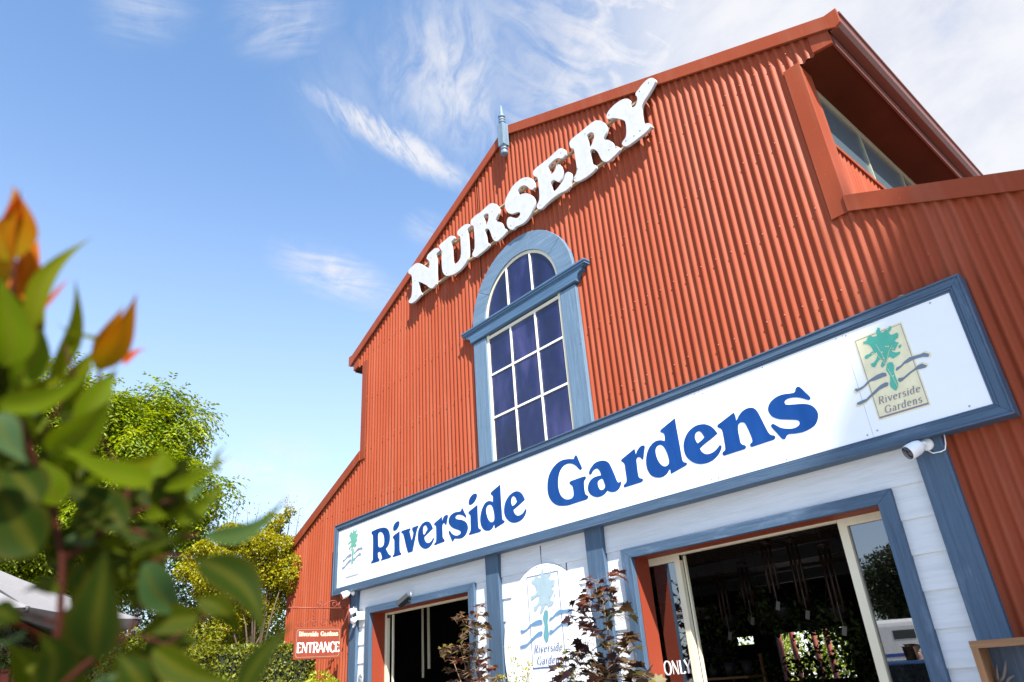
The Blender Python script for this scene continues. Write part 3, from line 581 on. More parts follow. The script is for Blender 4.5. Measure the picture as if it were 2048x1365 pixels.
# door openings
def doorway(xo0, xo1, xi0, xi1, zo, zi):
    f = MB(); f.prism([(xo0, zo), (xi0, zi), (xi1, zi), (xo1, zo)], -0.0425, 0.0095); fr = f.build('door_frame', M_BLUEX, B, 0.003)
    for xo_, xi_ in ((xo0, xi0), (xo1, xi1)):
        f = MB(); f.prism([(xo_, 0.02), (xi_, 0.02), (xi_, zi), (xo_, zo)], -0.042, 0.01); f.build('jamb', M_BLUEZ, fr, 0.003)
        r = MB(); r.box(xi0 - 0.012, xi0 + 0.004, 0.0105, 0.185, 0.02, zi); r.box(xi1 - 0.004, xi1 + 0.012, 0.0105, 0.185, 0.02, zi); r.box(xi0 - 0.012, xi1 + 0.012, 0.0105, 0.185, zi - 0.003, zi + 0.012)
    r.build('reveal', M_REVEAL, fr); return fr
doorway(-3.315, -1.064, -3.21, -1.172, 2.567, 2.487)
doorway(1.000, 3.308, 1.105, 3.207, 2.553, 2.473)
# aluminium sidelights and tracks
def sidelight(x0, x1, head, stile, side, part='sidelight'):
    f = MB(); f.box(x0, x1, 0.19, 0.235, head, 2.486)
    sx0, sx1 = (x1 - stile, x1) if side > 0 else (x0, x0 + stile)
    f.box(sx0, sx1, 0.188, 0.237, 0.03, 2.485); f.box(x0, x1, 0.19, 0.235, 0.02, 0.12)
    o = f.build(part, M_CREAM, B, 0.003)
    p = MB(); gx0, gx1 = (x0, x1 - stile) if side > 0 else (x0 + stile, x1)
    p.add([(gx0, 0.216, 0.12), (gx1, 0.216, 0.12), (gx1, 0.216, head), (gx0, 0.216, head)], [(0,1,2,3)]); p.build('pane', M_GLASS, o)
    return o
SR1 = sidelight(1.06, 1.430, 2.412, 0.055, 1)
SR2 = sidelight(2.812, 3.26, 2.418, 0.062, -1)
SL1 = sidelight(-3.25, -3.165, 2.42, 0.05, 1)
for bx_ in ((-3.16, -1.16, 0.188, 0.23, 2.462, 2.486), (1.432, 2.81, 0.188, 0.23, 2.455, 2.472)):
    t = MB(); t.box(*bx_); t.build('door_track', M_CREAM, B)
for bx_ in ((-3.12, -3.10, 0.238, 0.26, 0.02, 2.46), (1.435, 1.452, 0.238, 0.262, 0.02, 2.45)):
    t = MB(); t.box(*bx_); t.build('door_edge', M_CREAM, B)
tx = MB(); pen_text(tx, 'ONLY', 1.085, 1.562, 0.275, 0.10, 0.2145, 0.15, 0.05); tx.build('lettering', M_GLYPHW, SR1)
tx = MB(); pen_text(tx, 'M', -3.262, 1.60, 0.07, 0.08, 0.2145, 0.17, 0.06); tx.build('lettering', M_GLYPHW, SL1)

# ---- arched window
WC = 5.49
def ringpts(r, n=48, a0=0, a1=180): return [(r * math.cos(R(a0 + (a1 - a0) * k / n)), WC + r * math.sin(R(a0 + (a1 - a0) * k / n))) for k in range(n + 1)]
cf = MB(); o_ = ringpts(0.634); i_ = ringpts(0.598)
cf.prism(o_ + i_[::-1], -0.032, 0.0)
for s in (-1, 1): cf.box(min(s*0.592, s*0.634), max(s*0.592, s*0.634), -0.032, 0.0, 3.70, WC)
cf.box(-0.592, 0.592, -0.032, 0.0, 5.262, 5.30)
cf.box(-0.592, 0.592, -0.032, 0.0, 3.735, 3.775)
WIN = cf.build('window', M_CREAM, B)
for s in (-1, 1):
    sur = MB(); sur.box(min(s*0.6345, s*0.868), max(s*0.6345, s*0.868), -0.05, 0.004, 3.70, 5.30); sur.build('jamb', M_BLUELIGHT, WIN, 0.004)
# arch built of five boards
ar = MB(); cuts = [0, 34, 72, 110, 147, 180]
for a0, a1 in zip(cuts[:-1], cuts[1:]):
    o_ = ringpts(0.868, 14, a0 + 0.12, a1 - 0.12); i_ = ringpts(0.6345, 14, a0 + 0.16, a1 - 0.16)
    ar.prism(o_ + i_[::-1], -0.05, 0.004)
ar.build('arch', M_BLUEARCH, WIN, 0.003)
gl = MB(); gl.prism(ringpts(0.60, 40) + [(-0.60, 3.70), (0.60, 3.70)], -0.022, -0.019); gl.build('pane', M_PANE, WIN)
mu = MB()
for x in (-0.208, 0.210):
    mu.box(x - 0.011, x + 0.011, -0.0335, -0.02, 3.775, 5.262)
    mu.box(x - 0.011, x + 0.011, -0.0335, -0.02, 5.40, WC + math.sqrt(0.6**2 - x*x) - 0.002)
for z in (4.795, 4.272): mu.box(-0.592, 0.592, -0.0328, -0.02, z - 0.011, z + 0.011)
mu.build('glazing_bar', mat('white_bar_paint', (0.8, 0.78, 0.72), 0.5), WIN)
# cornice: moulded strip with scrolled ends
co = MB(); W0 = 1.065
co.box(-W0, W0, -0.088, 0.004, 5.487, 5.512); co.box(-W0 + 0.008, W0 - 0.008, -0.080, 0.004, 5.462, 5.487); co.box(-W0 + 0.03, W0 - 0.03, -0.070, 0.004, 5.448, 5.462)
end = [(0.87, 5.315), (0.905, 5.315), (0.905, 5.335), (0.912, 5.355), (0.93, 5.385), (0.955, 5.405), (0.985, 5.412), (1.0, 5.425), (1.0, 5.448)]
co.prism(end + [(-x, z) for x, z in end[::-1]], -0.064, 0.004)
co.box(-0.905, 0.905, -0.072, -0.0645, 5.322, 5.342)
co.build('cornice', paint_wood('blue_cornice_paint', (0.06, 0.12, 0.20), 'x', 0.2), WIN, 0.004)

# ---- turned finial at the gable peak
fb = MB(); FX, FY = 0.0, -0.098
hw_ = 0.050
fb.box(FX - hw_, FX + hw_, FY - hw_, FY + hw_, 7.775, 8.135)
fb.lathe([(0.034, 7.64), (0.047, 7.643), (0.05, 7.66), (0.048, 7.69), (0.035, 7.70), (0.034, 7.712), (0.047, 7.72), (0.047, 7.733), (0.036, 7.742), (0.034, 7.756), (0.05, 7.776)], (FX, FY, 0))
fb.lathe([(0.05, 8.134), (0.036, 8.15), (0.034, 8.165), (0.046, 8.172), (0.046, 8.19), (0.03, 8.20), (0.045, 8.212), (0.045, 8.232), (0.031, 8.243), (0.029, 8.25), (0.047, 8.262), (0.049, 8.285), (0.036, 8.292), (0.026, 8.33), (0.019, 8.40), (0.012, 8.45), (0.007, 8.475), (0.001, 8.48)], (FX, FY, 0))
fb.box(-0.02, 0.02, FY + hw_, -0.02, 7.9, 8.0)
fb.build('finial', paint_wood('grey_blue_finial_paint', (0.13, 0.19, 0.25), 'z', 0.3), B, 0.002)

# ---- inside of the shop
it = MB()
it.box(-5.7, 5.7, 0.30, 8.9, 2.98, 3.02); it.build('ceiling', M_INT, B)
it = MB()
for k in range(70): it.bar((-5.6, 0.5 + k * 0.12, 2.965), (5.6, 0.5 + k * 0.12, 2.965), 0.05, 0.02)
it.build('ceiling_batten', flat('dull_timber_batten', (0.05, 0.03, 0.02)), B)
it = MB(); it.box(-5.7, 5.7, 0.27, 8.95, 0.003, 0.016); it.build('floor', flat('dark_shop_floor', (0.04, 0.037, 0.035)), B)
it = MB(); YB = 8.9
opn = [(-6.0, -5.8)]
o1 = [on_y(x, z, YB) for x, z in ((1471, 1276), (1506, 1276), (1549, 1268), (1690, 1258))]
zt = 0.5 * (o1[0][1] + o1[2][1]); zt = min(zt, 2.4)
ivs = sorted([(o1[0][0], o1[1][0]), (o1[2][0], o1[3][0])])
x = -5.72
for a, b_ in ivs:
    it.box(x, a, YB, YB + 0.06, 0.02, 2.98); it.box(a, b_, YB, YB + 0.06, zt, 2.98); it.box(a, b_, YB, YB + 0.06, 0.02, 1.25 if b_ - a > 0.8 else 1.95); x = b_
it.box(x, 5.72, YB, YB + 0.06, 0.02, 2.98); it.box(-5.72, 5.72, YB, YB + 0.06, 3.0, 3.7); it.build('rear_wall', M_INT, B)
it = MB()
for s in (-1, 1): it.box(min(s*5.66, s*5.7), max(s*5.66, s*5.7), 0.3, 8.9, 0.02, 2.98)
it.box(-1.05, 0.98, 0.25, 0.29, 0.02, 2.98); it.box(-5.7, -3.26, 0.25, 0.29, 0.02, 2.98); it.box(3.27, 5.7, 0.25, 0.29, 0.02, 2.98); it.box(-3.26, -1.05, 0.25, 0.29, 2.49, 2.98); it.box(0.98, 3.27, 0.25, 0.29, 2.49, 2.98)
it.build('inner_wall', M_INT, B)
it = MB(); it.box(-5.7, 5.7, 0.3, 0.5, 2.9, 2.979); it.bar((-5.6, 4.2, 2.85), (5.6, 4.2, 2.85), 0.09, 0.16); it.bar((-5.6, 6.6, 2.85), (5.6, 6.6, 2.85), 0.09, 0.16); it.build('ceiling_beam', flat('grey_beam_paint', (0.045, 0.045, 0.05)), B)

# ------------------------------------------------------------------ main fascia sign
SG = thing('fascia_sign', (0, -0.03, 2.80), 'long white fascia sign with big blue lettering in a blue timber frame', 'sign')
b = MB(); b.box(-4.05, 4.06, -0.095, -0.075, 2.84, 3.70); board = b.build('sign_board', M_SIGN, SG)
M_JOINT = flat('joint_grey', (0.45, 0.46, 0.5))
for x in (-3.0, -1.62, -0.38, 0.86, 2.1, 3.327): b = MB(); b.box(x, x + 0.0025, -0.0958, -0.094, 2.88, 3.66); b.build('panel_joint', M_JOINT, board)
M_SCREW = flat('screw_grey', (0.35, 0.35, 0.36))
for x in (-3.9, -3.03, -2.97, -2.2, -1.65, -1.59, -0.9, -0.41, -0.35, 0.3, 0.83, 0.89, 1.5, 2.07, 2.13, 2.7, 3.29, 3.36, 3.92):
    for z in (2.915, 3.625): b = MB(); b.lathe([(0.006, 0), (0.006, 0.003), (0.003, 0.004)], (x + random.uniform(-.01, .01), -0.0955, z + random.uniform(-.01, .01)), (0, -1, 0), 8); b.build('screw', M_SCREW, board)
X, XLF, Z0, Z1 = 4.130, 4.088, 2.792, 3.738
def frame_strip(mb, corner, inset0, inset1, y0, y1, side):
    i0, i1 = inset0, inset1
    c4 = {'t': [(-XLF+i0, Z1-i0), (X-i0, Z1-i0), (X-i1, Z1-i1), (-XLF+i1, Z1-i1)], 'b': [(-XLF+i0, Z0+i0), (X-i0, Z0+i0), (X-i1, Z0+i1), (-XLF+i1, Z0+i1)],
          'l': [(-XLF+i0, Z0+i0), (-XLF+i0, Z1-i0), (-XLF+i1, Z1-i1), (-XLF+i1, Z0+i1)], 'r': [(X-i0, Z0+i0), (X-i0, Z1-i0), (X-i1, Z1-i1), (X-i1, Z0+i1)]}[side]
    mb.prism(c4, y0, y1)
for side, nm in (('t', 'frame_rail'), ('b', 'frame_rail'), ('l', 'frame_stile'), ('r', 'frame_stile')):
    b = MB(); frame_strip(b, 0, 0.0, 0.014, -0.122, 0.0, side); frame_strip(b, 0, 0.0145, 0.062, -0.114, 0.0, side); frame_strip(b, 0, 0.0625, 0.078, -0.108, 0.0, side); frame_strip(b, 0, 0.0785, 0.092, -0.101, 0.0, side)
    b.build(nm, M_BLUEX if side in 'tb' else M_BLUEZ, SG, 0.003)
for n, loops in RIV_LOOPS:
    link('letter', outline_mesh('letter', loops, Y_SIGN - 0.001, 0.003), M_LETTER, SG)
def emblem(parent, x0, z0, w, h, y, panel, cols, text_col, text=('Riverside', 'Gardens'), line=True):
    """framed panel, tree, two pairs of waves and two lines of writing; every layer stands a millimetre proud of the one below"""
    if panel:
        mb = MB(); mb.box(x0 - 0.008, x0 + w + 0.008, y - 0.001, y + 0.001, z0 - 0.010, z0 + h + 0.012)
        link('emblem_panel', mb.mesh('emblem_panel'), panel, parent)
        mb = None
    fr = MB(); t_ = 0.0035 if w < 0.4 else 0.0065
    fr.box(x0, x0 + w, y - 0.0022, y - 0.0012, z0 + h - t_, z0 + h); fr.box(x0, x0 + t_, y - 0.0022, y - 0.0012, z0 + 0.012, z0 + h - t_); fr.box(x0 + w - t_, x0 + w, y - 0.0022, y - 0.0012, z0 + 0.012, z0 + h - t_)
    if line: fr.box(x0, x0 + w, y - 0.0022, y - 0.0012, z0, z0 + 0.012)
    link('emblem_border', fr.mesh('emblem_border'), text_col, parent)
    if panel:
        halo = []
        for lp in emb_loops('waves', x0, z0, w, h):
            cx = sum(p[0] for p in lp) / len(lp); cz = sum(p[1] for p in lp) / len(lp)
            halo.append([(cx + (px_ - cx) * 1.10, cz + (pz_ - cz) * 1.16 + (0.004 if pz_ > cz else -0.004)) for px_, pz_ in lp])
        for hl in halo: link('emblem_halo', outline_mesh('emblem_halo', [hl], y - 0.0018, 0.0012), panel, parent)
    for i, key in enumerate(('waves', 'trunk', 'crown')):
        if key == 'waves':
            for lp in emb_loops(key, x0, z0, w, h): link('emblem_wave', outline_mesh('emblem_wave', [lp], y - 0.0042, 0.0012), cols[0], parent)
        else: link('emblem_' + key, outline_mesh('emblem_' + key, emb_loops(key, x0, z0, w, h), y - 0.0036, 0.0012), cols[i], parent)
    if panel:
        vein = MB()
        for sg in ([(.47,1.02),(.42,1.22),(.33,1.38)], [(.47,1.02),(.46,1.3),(.40,1.6)], [(.47,1.1),(.60,1.34),(.70,1.45)], [(.47,1.0),(.52,.72),(.55,.52)], [(.33,1.38),(.28,1.5)], [(.44,1.18),(.30,1.2)]):
            for (ax, az), (bx, bz) in zip(sg[:-1], sg[1:]):
                vein.bar((x0 + ax * w, y - 0.0050, z0 + az * h / 1.85), (x0 + bx * w, y - 0.0050, z0 + bz * h / 1.85), 0.0022, 0.0006, (0, 1, 0))
        for px_, pz_ in ((.27,1.42),(.35,1.36),(.47,1.38),(.58,1.47),(.62,1.46),(.70,1.38),(.46,1.24),(.49,1.12),(.53,.80)):
            vein.lathe([(0.0055, 0), (0.0055, 0.0008)], (x0 + px_ * w, y - 0.0050, z0 + pz_ * h / 1.85), (0, -1, 0), 8)
        link('emblem_vein', vein.mesh('emblem_vein'), panel, parent)
    tx = MB(); th_ = 0.105 if w < 0.4 else 0.135
    pen_text(tx, text[0], x0 + 0.075 * w, z0 + 0.262 * h * 0.62, w * 0.86, 0.082 * h, y - 0.0046, th_, 0.035, 0.22, 0.06)
    pen_text(tx, text[1], x0 + 0.14 * w, z0 + 0.066 * h * 0.62, w * 0.76, 0.082 * h, y - 0.0046, th_, 0.035, 0.22, 0.06)
    link('emblem_lettering', tx.mesh('emblem_lettering', False), text_col, parent)
TEAL = flat('teal_ink', (0.085, 0.42, 0.30)); SLATE = flat('slate_blue_ink', (0.155, 0.20, 0.25)); CREAMP = flat('cream_ink', (0.78, 0.70, 0.46)); GREYI = flat('grey_ink', (0.22, 0.20, 0.24))
emblem(board, EX0, EZ0, EX1 - EX0, EZ1 - EZ0, -0.0962, CREAMP, (SLATE, TEAL, TEAL), GREYI)
PT = flat('faded_teal_ink', (0.13, 0.37, 0.28)); PB = flat('faded_blue_ink', (0.20, 0.25, 0.38)); PG = flat('faded_grey_ink', (0.36, 0.37, 0.42))
_l = [on_y(680 + x / 6.2, 980 + z / 6.2, Y_SIGN) for x, z in ((85, 530), (240, 500), (232, 1050), (85, 1090))]
emblem(board, (_l[0][0] + _l[3][0]) / 2, (_l[2][1] + _l[3][1]) / 2, 0.325, (_l[0][1] + _l[1][1] - _l[2][1] - _l[3][1]) / 2, -0.0962, None, (PB, PT, PT), PG)
# pale loops of rope left on top of the frame
for px_, py_ in ((1800, 594), (772, 1008)):
    xx, zz = on_y(px_, py_, -0.04); rp = MB(); rp.tube([(xx + 0.035 * math.cos(R(a)), -0.04 - 0.01 * math.sin(R(a * 2)), 3.742 + 0.035 * math.sin(R(a))) for a in range(0, 181, 20)], 0.006, 6)
    rp.build('rope_loop', M_RAIL, SG)

M_SCREWD = flat('tarnished_screw', (0.16, 0.15, 0.14))
# ------------------------------------------------------------------ cut-out letters on two rails
NS = thing('cutout_letter_sign', (0, -0.07, 6.4), 'large white cut-out letters spelling NURSERY below the gable', 'sign')
for n, z, lps in NURSERY:
    link('letter', outline_mesh('letter', to_wall([zoomed(*z, lp) for lp in lps], -0.105), -0.105, 0.034, 0.0012), M_CUT, NS)
for za_, zb_ in ((6.955, 6.93), (6.52, 6.50)):
    b = MB(); b.bar((-2.05, -0.05, za_), (2.15, -0.05, zb_), 0.035, 0.022); b.build('rail', M_RAIL, NS)
for px_, py_ in ((832,592),(830,562),(862,516),(850,575),(893,547),(884,503),(925,470),(921,512),(945,500),(961,448),(990,476),(984,424),(1022,452),(1040,438),(1052,360),(1080,410),(1070,360),(1122,306),(1128,350),(1115,330),(1155,338),(1150,357),(1170,268),(1188,305),(1218,300),(1232,295),(1218,230),(1252,282),(1280,262),(1268,272),(1279,183),(1297,166)):
    x_, z_ = on_y(px_, py_, -0.105); b = MB(); b.lathe([(0.0075, 0), (0.0075, 0.0015), (0.005, 0.002)], (x_, -0.1052, z_), (0, -1, 0), 8); b.build('screw', M_SCREWD, NS)
for x in (-1.9, -1.2, -0.5, 0.2, 0.9, 1.6, 2.05):
    for z in (6.94, 6.51): b = MB(); b.box(x, x + 0.02, -0.034, 0.0, z - 0.01, z + 0.01); b.build('bracket', M_STEEL, NS)

# ------------------------------------------------------------------ oval board between the doors
OV = MB(); oc, orx, orz = (0.0, 1.84), 0.615, 0.75
OV.prism([(oc[0] + orx * math.cos(2 * math.pi * k / 72), oc[1] + orz * math.sin(2 * math.pi * k / 72)) for k in range(72)], -0.046, -0.030)
ovt = thing('oval_sign', (0, -0.03, 1.1), 'white oval board with faded blue tree emblem between the doors', 'sign')
ovo = OV.build('sign_board', M_SIGN, ovt, 0.002)
a0 = on_y(980 + 408 / 5.572, 1120 + 195 / 5.572, -0.046); a1 = on_y(980 + 757 / 5.572, 1120 + 120 / 5.572, -0.046)
ow = a1[0] - a0[0]; oh = ow * 585 / 316
FA = flat('washed_out_blue_ink', (0.31, 0.41, 0.45)); FB = flat('washed_blue_wave_ink', (0.12, 0.23, 0.38)); FT = flat('washed_teal_ink', (0.12, 0.29, 0.32)); FG = flat('blue_grey_ink', (0.06, 0.10, 0.22))
emblem(ovo, a0[0], a0[1] - oh, ow, oh, -0.047, None, (FB, FT, FA), FG)
b = MB()
for x, z in ((-0.06, 2.57), (0.06, 2.571)): b.lathe([(0.006, 0), (0.006, 0.003)], (x, -0.0465, z), (0, -1, 0), 8)
b.build('screw', M_DARKPL, ovo)

# ------------------------------------------------------------------ hanging entrance sign, square to the wall
HX, HY0, HY1, HZ0, HZ1 = -3.70, -0.795, -0.165, 2.005, 2.37
ES = thing('hanging_entrance_sign', (HX, -0.45, HZ1), 'red ENTRANCE board hanging from a scrolled iron bracket on the left post', 'sign')
b = MB(); b.box(HX - 0.012, HX + 0.012, HY0, HY1, HZ0, HZ1); eb = b.build('sign_board', flat('red_sign_paint', (0.205, 0.040, 0.022)), ES, 0.003)
# frame of the board face: local axes right = +y, up = z, out = +x
def on_board(y, z, o=0.0): return (HX + 0.0125 + o, y, z)
ln = MB(); ins = 0.022; tk = 0.006; ya, yb, za, zb = HY0 + ins, HY1 - ins, HZ0 + ins, HZ1 - ins; rc = 0.03
pts = []
for cy, cz, s0 in ((yb - rc, zb - rc, 0), (ya + rc, zb - rc, 90), (ya + rc, za + rc, 180), (yb - rc, za + rc, 270)):
    for k in range(7): pts.append((cy + rc * math.cos(R(s0 + 15 * k)), cz + rc * math.sin(R(s0 + 15 * k))))
nP = len(pts); cy, cz = (ya + yb) / 2, (za + zb) / 2
ln.add([on_board(y, z, 0.0006) for y, z in pts] + [on_board(y + (tk if y < cy else -tk), z + (tk if z < cz else -tk), 0.0006) for y, z in pts], [(i, (i+1) % nP, nP + (i+1) % nP, nP + i) for i in range(nP)])
ln.build('border_line', flat('dull_cream_line', (0.30, 0.18, 0.10)), eb)
tx = MB(); pen_text(tx, 'ENTRANCE', 0.035, 0.075, 0.575, 0.115, 0, 0.15, 0.05, 0, -0.02, (Vector((HX + 0.0132, HY0, HZ0)), Vector((0, 1, 0)), Vector((0, 0, 1)), Vector((1, 0, 0))))
tx.build('lettering', M_GLYPHW, eb, fix=False)
_px = [p_[0] for _, ls in RIV_LOOPS for lp in ls for p_ in lp]; _pz = [p_[1] for _, ls in RIV_LOOPS for lp in ls for p_ in lp]
lx0, lx1, lz0, lz1 = min(_px), max(_px), min(_pz) + 0.02, max(_pz)
for n, loops in RIV_LOOPS:
    k = 0.535 / (lx1 - lx0); kz = 0.055 / (lz1 - lz0)
    me = outline_mesh('small_letter', [[((px_ - lx0) * k, (pz_ - lz0) * kz) for px_, pz_ in lp] for lp in loops], 0, 0.001)
    me.transform(Matrix(((0, -1, 0, HX + 0.0132), (1, 0, 0, HY0 + 0.05), (0, 0, 1, HZ0 + 0.262), (0, 0, 0, 1))))
    link('small_letter', me, M_GLYPHC, eb)
ir = MB(); zb_ = 2.60
ir.tube([(HX, -0.05, zb_), (HX, -0.90, zb_)], 0.009, 8)
for q in (-0.83, -0.805, -0.78): ir.lathe([(0.009, -0.008), (0.016, 0), (0.009, 0.008)], (HX, q, zb_), (0, 1, 0), 10)
ir.tube([(HX, -0.06, zb_ - 0.25), (HX, -0.06, zb_ + 0.2)], 0.012, 8)
ir.tube([(HX, -0.06, zb_), (HX, -0.12, zb_ - 0.18)], 0.006, 6)
def scroll(cy, cz, r, a0, turns, sgn):
    return [(HX, cy + r * (1 - 0.62 * t / 16) * math.cos(R(a0 + sgn * turns * 360 * t / 16)), cz + r * (1 - 0.62 * t / 16) * math.sin(R(a0 + sgn * turns * 360 * t / 16))) for t in range(17)]
ir.tube(scroll(-0.475, zb_ + 0.055, 0.043, 270, 1.2, -1), 0.006, 6)
ir.tube([(HX, -0.44, zb_ + 0.012), (HX, -0.40, zb_ + 0.045), (HX, -0.33, zb_ + 0.085), (HX, -0.28, zb_ + 0.092)] + scroll(-0.275, zb_ + 0.05, 0.042, 90, 1.2, -1), 0.006, 6)
ir.tube(scroll(-0.185, zb_ + 0.048, 0.042, 190, -1.2, -1)[::-1] + [(HX, -0.17, zb_ + 0.10), (HX, -0.11, zb_ + 0.135), (HX, -0.06, zb_ + 0.155)], 0.006, 6)
ir.build('bracket', M_IRON, ES)
tp = MB(); zt_ = HZ1
for s, c0 in ((-1, -0.54), (1, -0.42)):
    o = -0.48
    far = o + s * 0.27
    tp.tube(scroll(o + s * 0.055, zt_ + 0.055, 0.042, 90, 1.25, -s * 1.0)[::-1] + [(HX, o + s * 0.10, zt_ + 0.095), (HX, o + s * 0.18, zt_ + 0.045), (HX, o + s * 0.235, zt_ + 0.008)], 0.005, 6)
    tp.tube(scroll(o + s * 0.262, zt_ + 0.035, 0.03, 90 + s * 90, 1.1, -s), 0.005, 6)
tp.build('crest', M_IRON, ES)
for yy in (-0.555, -0.425):
    ch = MB()
    for k in range(4): ch.tube([(HX + (0.008 * math.cos(R(a)) if k % 2 else 0), yy + (0 if k % 2 else 0.008 * math.cos(R(a))), 2.583 - 0.03 * k + 0.019 * math.sin(R(a))) for a in range(0, 361, 45)], 0.003, 5)
    ch.build('chain', M_IRON, ES)

# ------------------------------------------------------------------ cameras and lamps on the front
def bullet_camera(name, base, aim, label, scale=1.0):
    T = thing(name, base, label, 'security camera', 'security cameras on the front')
    b0 = Vector(base); d = Vector(aim).normalized()
    m_ = MB(); m_.lathe([(0.040 * scale, 0), (0.042 * scale, 0.012 * scale), (0.036 * scale, 0.026 * scale), (0.02 * scale, 0.034 * scale), (0.016 * scale, 0.05 * scale)], b0, (0, -1, 0), 24); m_.build('mount', M_WHITEPL, T)
    j = b0 + Vector((0, -0.055 * scale, 0)); m_ = MB(); m_.tube([b0 + Vector((0, -0.035 * scale, 0)), j, j + d * 0.03 * scale], 0.017 * scale, 12); m_.build('arm', M_WHITEPL, T)
    c0 = j + d * 0.035 * scale; m_ = MB(); m_.lathe([(0.02 * scale, -0.018 * scale), (0.04 * scale, 0), (0.048 * scale, 0.03 * scale), (0.05 * scale, 0.075 * scale), (0.047 * scale, 0.105 * scale), (0.043 * scale, 0.106 * scale)], c0, d, 28); m_.build('body', M_WHITEPL, T)
    m_ = MB(); m_.lathe([(0.0445 * scale, 0.0), (0.0445 * scale, 0.003 * scale), (0.001, 0.0045 * scale)], c0 + d * 0.105 * scale, d, 24); lz = m_.build('lens', M_LENS, T)
    return T
cx_, cz_ = on_y(1855, 890, -0.05)
T = bullet_camera('security_camera', (cx_, -0.0505, cz_), (-0.62, -0.72, -0.42), 'white round security camera under the right end of the long sign', 0.95)
cb = MB(); q = [on_y(1857, 902, -0.06), on_y(1866, 907, -0.06), on_y(1883, 904, -0.055), on_y(1892, 900, -0.05), on_y(1893, 888, -0.05), on_y(1891, 870, -0.04)]
cb.tube([(x_, -0.062, z_) for x_, z_ in q], 0.004, 6); cb.build('cable', M_WHITEPL, T)
cx_, cz_ = on_y(706, 1186, -0.05)
T = bullet_camera('security_camera', (cx_ + 0.02, -0.0505, cz_), (-0.15, -0.9, -0.35), 'white round security camera above the hanging entrance sign', 0.9)
fx, fz = on_y(716, 1232, -0.05)
FL = thing('sensor_floodlight', (fx + 0.02, -0.0505, fz), 'white twin-head sensor light on the left post below the camera', 'light')
b = MB(); b.box(fx - 0.02, fx + 0.07, -0.065, -0.0505, fz - 0.05, fz + 0.05); b.build('mount', M_WHITEPL, FL, 0.006)
for dx, dz, d in ((-0.05, 0.06, (-0.4, -0.8, -0.3)), (0.0, -0.05, (0.2, -0.85, -0.45))):
    b = MB(); cc = Vector((fx + dx, -0.10, fz + dz)); b.lathe([(0.02, -0.05), (0.028, -0.03), (0.04, 0.03), (0.04, 0.036)], cc, d, 16); hd = b.build('lamp_head', M_WHITEPL, FL)
    b = MB(); b.tube([(fx + 0.02, -0.066, fz), cc - Vector(d) * 0.045], 0.008, 8); b.build('arm', M_WHITEPL, FL)
b = MB(); b.lathe([(0.016, 0), (0.018, 0.02), (0.012, 0.05), (0.004, 0.055)], (fx - 0.03, -0.075, fz - 0.09), (0, -0.5, -0.9), 12); b.build('sensor', M_WHITEPL, FL)
b = MB(); b.tube([(fx - 0.1, -0.06, fz + 0.12), (fx - 0.12, -0.07, fz + 0.02), (fx - 0.09, -0.06, fz - 0.08)], 0.004, 6); b.build('cable', M_WHITEPL, FL)
jx, jz = on_y(723, 1232, -0.02)
JB = MB(); JB.box(jx - 0.005, jx + 0.095, -0.06, -0.0155, jz - 0.055, jz + 0.045); lab(JB.build('junction_box', flat('cream_plastic', (0.75, 0.70, 0.58)), None, 0.006), 'small cream junction box on the boards left of the left doorway', 'electrical box')
lx, lz = on_y(817, 1200, -0.045)
DS = thing('door_sensor', (lx, -0.043, lz), 'dark grey tilted sensor unit on the head of the left door frame', 'sensor')
b = MB(); b.box(lx - 0.01, lx + 0.05, -0.075, -0.0435, lz - 0.03, lz + 0.04); b.build('mount', M_DARKPL, DS, 0.004)
b = MB(); b.bar((lx + 0.05, -0.07, lz + 0.035), (lx - 0.04, -0.16, lz - 0.06), 0.085, 0.06, (0.3, 0.6, 1)); hb = b.build('housing', M_DARKPL, DS, 0.006)
b = MB(); b.tube([(lx + 0.06, -0.05, lz + 0.03), (lx + 0.062, -0.05, lz + 0.09)], 0.005, 6); b.build('cable', M_WHITEPL, DS)
vx, vz = on_y(721, 1357, -0.02)
DV = thing('round_wall_vent', (vx, -0.0145, vz), 'small white ringed wall vent low on the boards by the left doorway', 'vent')
b = MB(); b.lathe([(0.055, 0), (0.055, 0.006), (0.05, 0.008)], (vx, -0.0145, vz), (0, -1, 0), 28); b.build('plate', M_WHITEPL, DV)
b = MB()
for r in (0.044, 0.03, 0.016): b.tube([(vx + r * math.cos(R(a)), -0.0235, vz + r * math.sin(R(a))) for a in range(0, 361, 20)], 0.0025, 5)
b.build('ring', M_DARKPL, DV)

# ------------------------------------------------------------------ timber display box at the right edge
TB = thing('timber_display_box', (4.15, -0.45, 0), 'open timber box frame with a blue-grey backing at the right edge', 'display box')
ty = -0.5; tx0, tz1 = on_y(1936, 1283, ty); tx0 += 0.0; tx1 = tx0 + 0.75
b = MB(); b.box(tx0, tx1, ty, ty + 0.16, tz1 - 0.036, tz1); b.build('top_rail', M_TIMBERX, TB, 0.002)
for xa in (tx0 + 0.001, tx1 - 0.034):
    b = MB(); b.box(xa, xa + 0.033, ty + 0.0005, ty + 0.16, 0.03, tz1 - 0.0365); b.build('side_rail', M_TIMBER, TB, 0.002)
b = MB(); b.box(tx0 + 0.034, tx1 - 0.034, ty + 0.145, ty + 0.16, 0.03, tz1 - 0.037); b.build('back_panel', paint_wood('streaked_blue_grey_board', (0.045, 0.065, 0.10), 'z', 0.3), TB)
b = MB(); b.box(tx0 + 0.034, tx1 - 0.034, ty + 0.001, ty + 0.144, 0.0, 0.03); b.box(tx0 + 0.034, tx1 - 0.034, ty + 0.002, ty + 0.144, 0.78, 0.80); b.build('shelf', M_TIMBERX, TB)
tw = MB(); ty2 = ty + 0.07
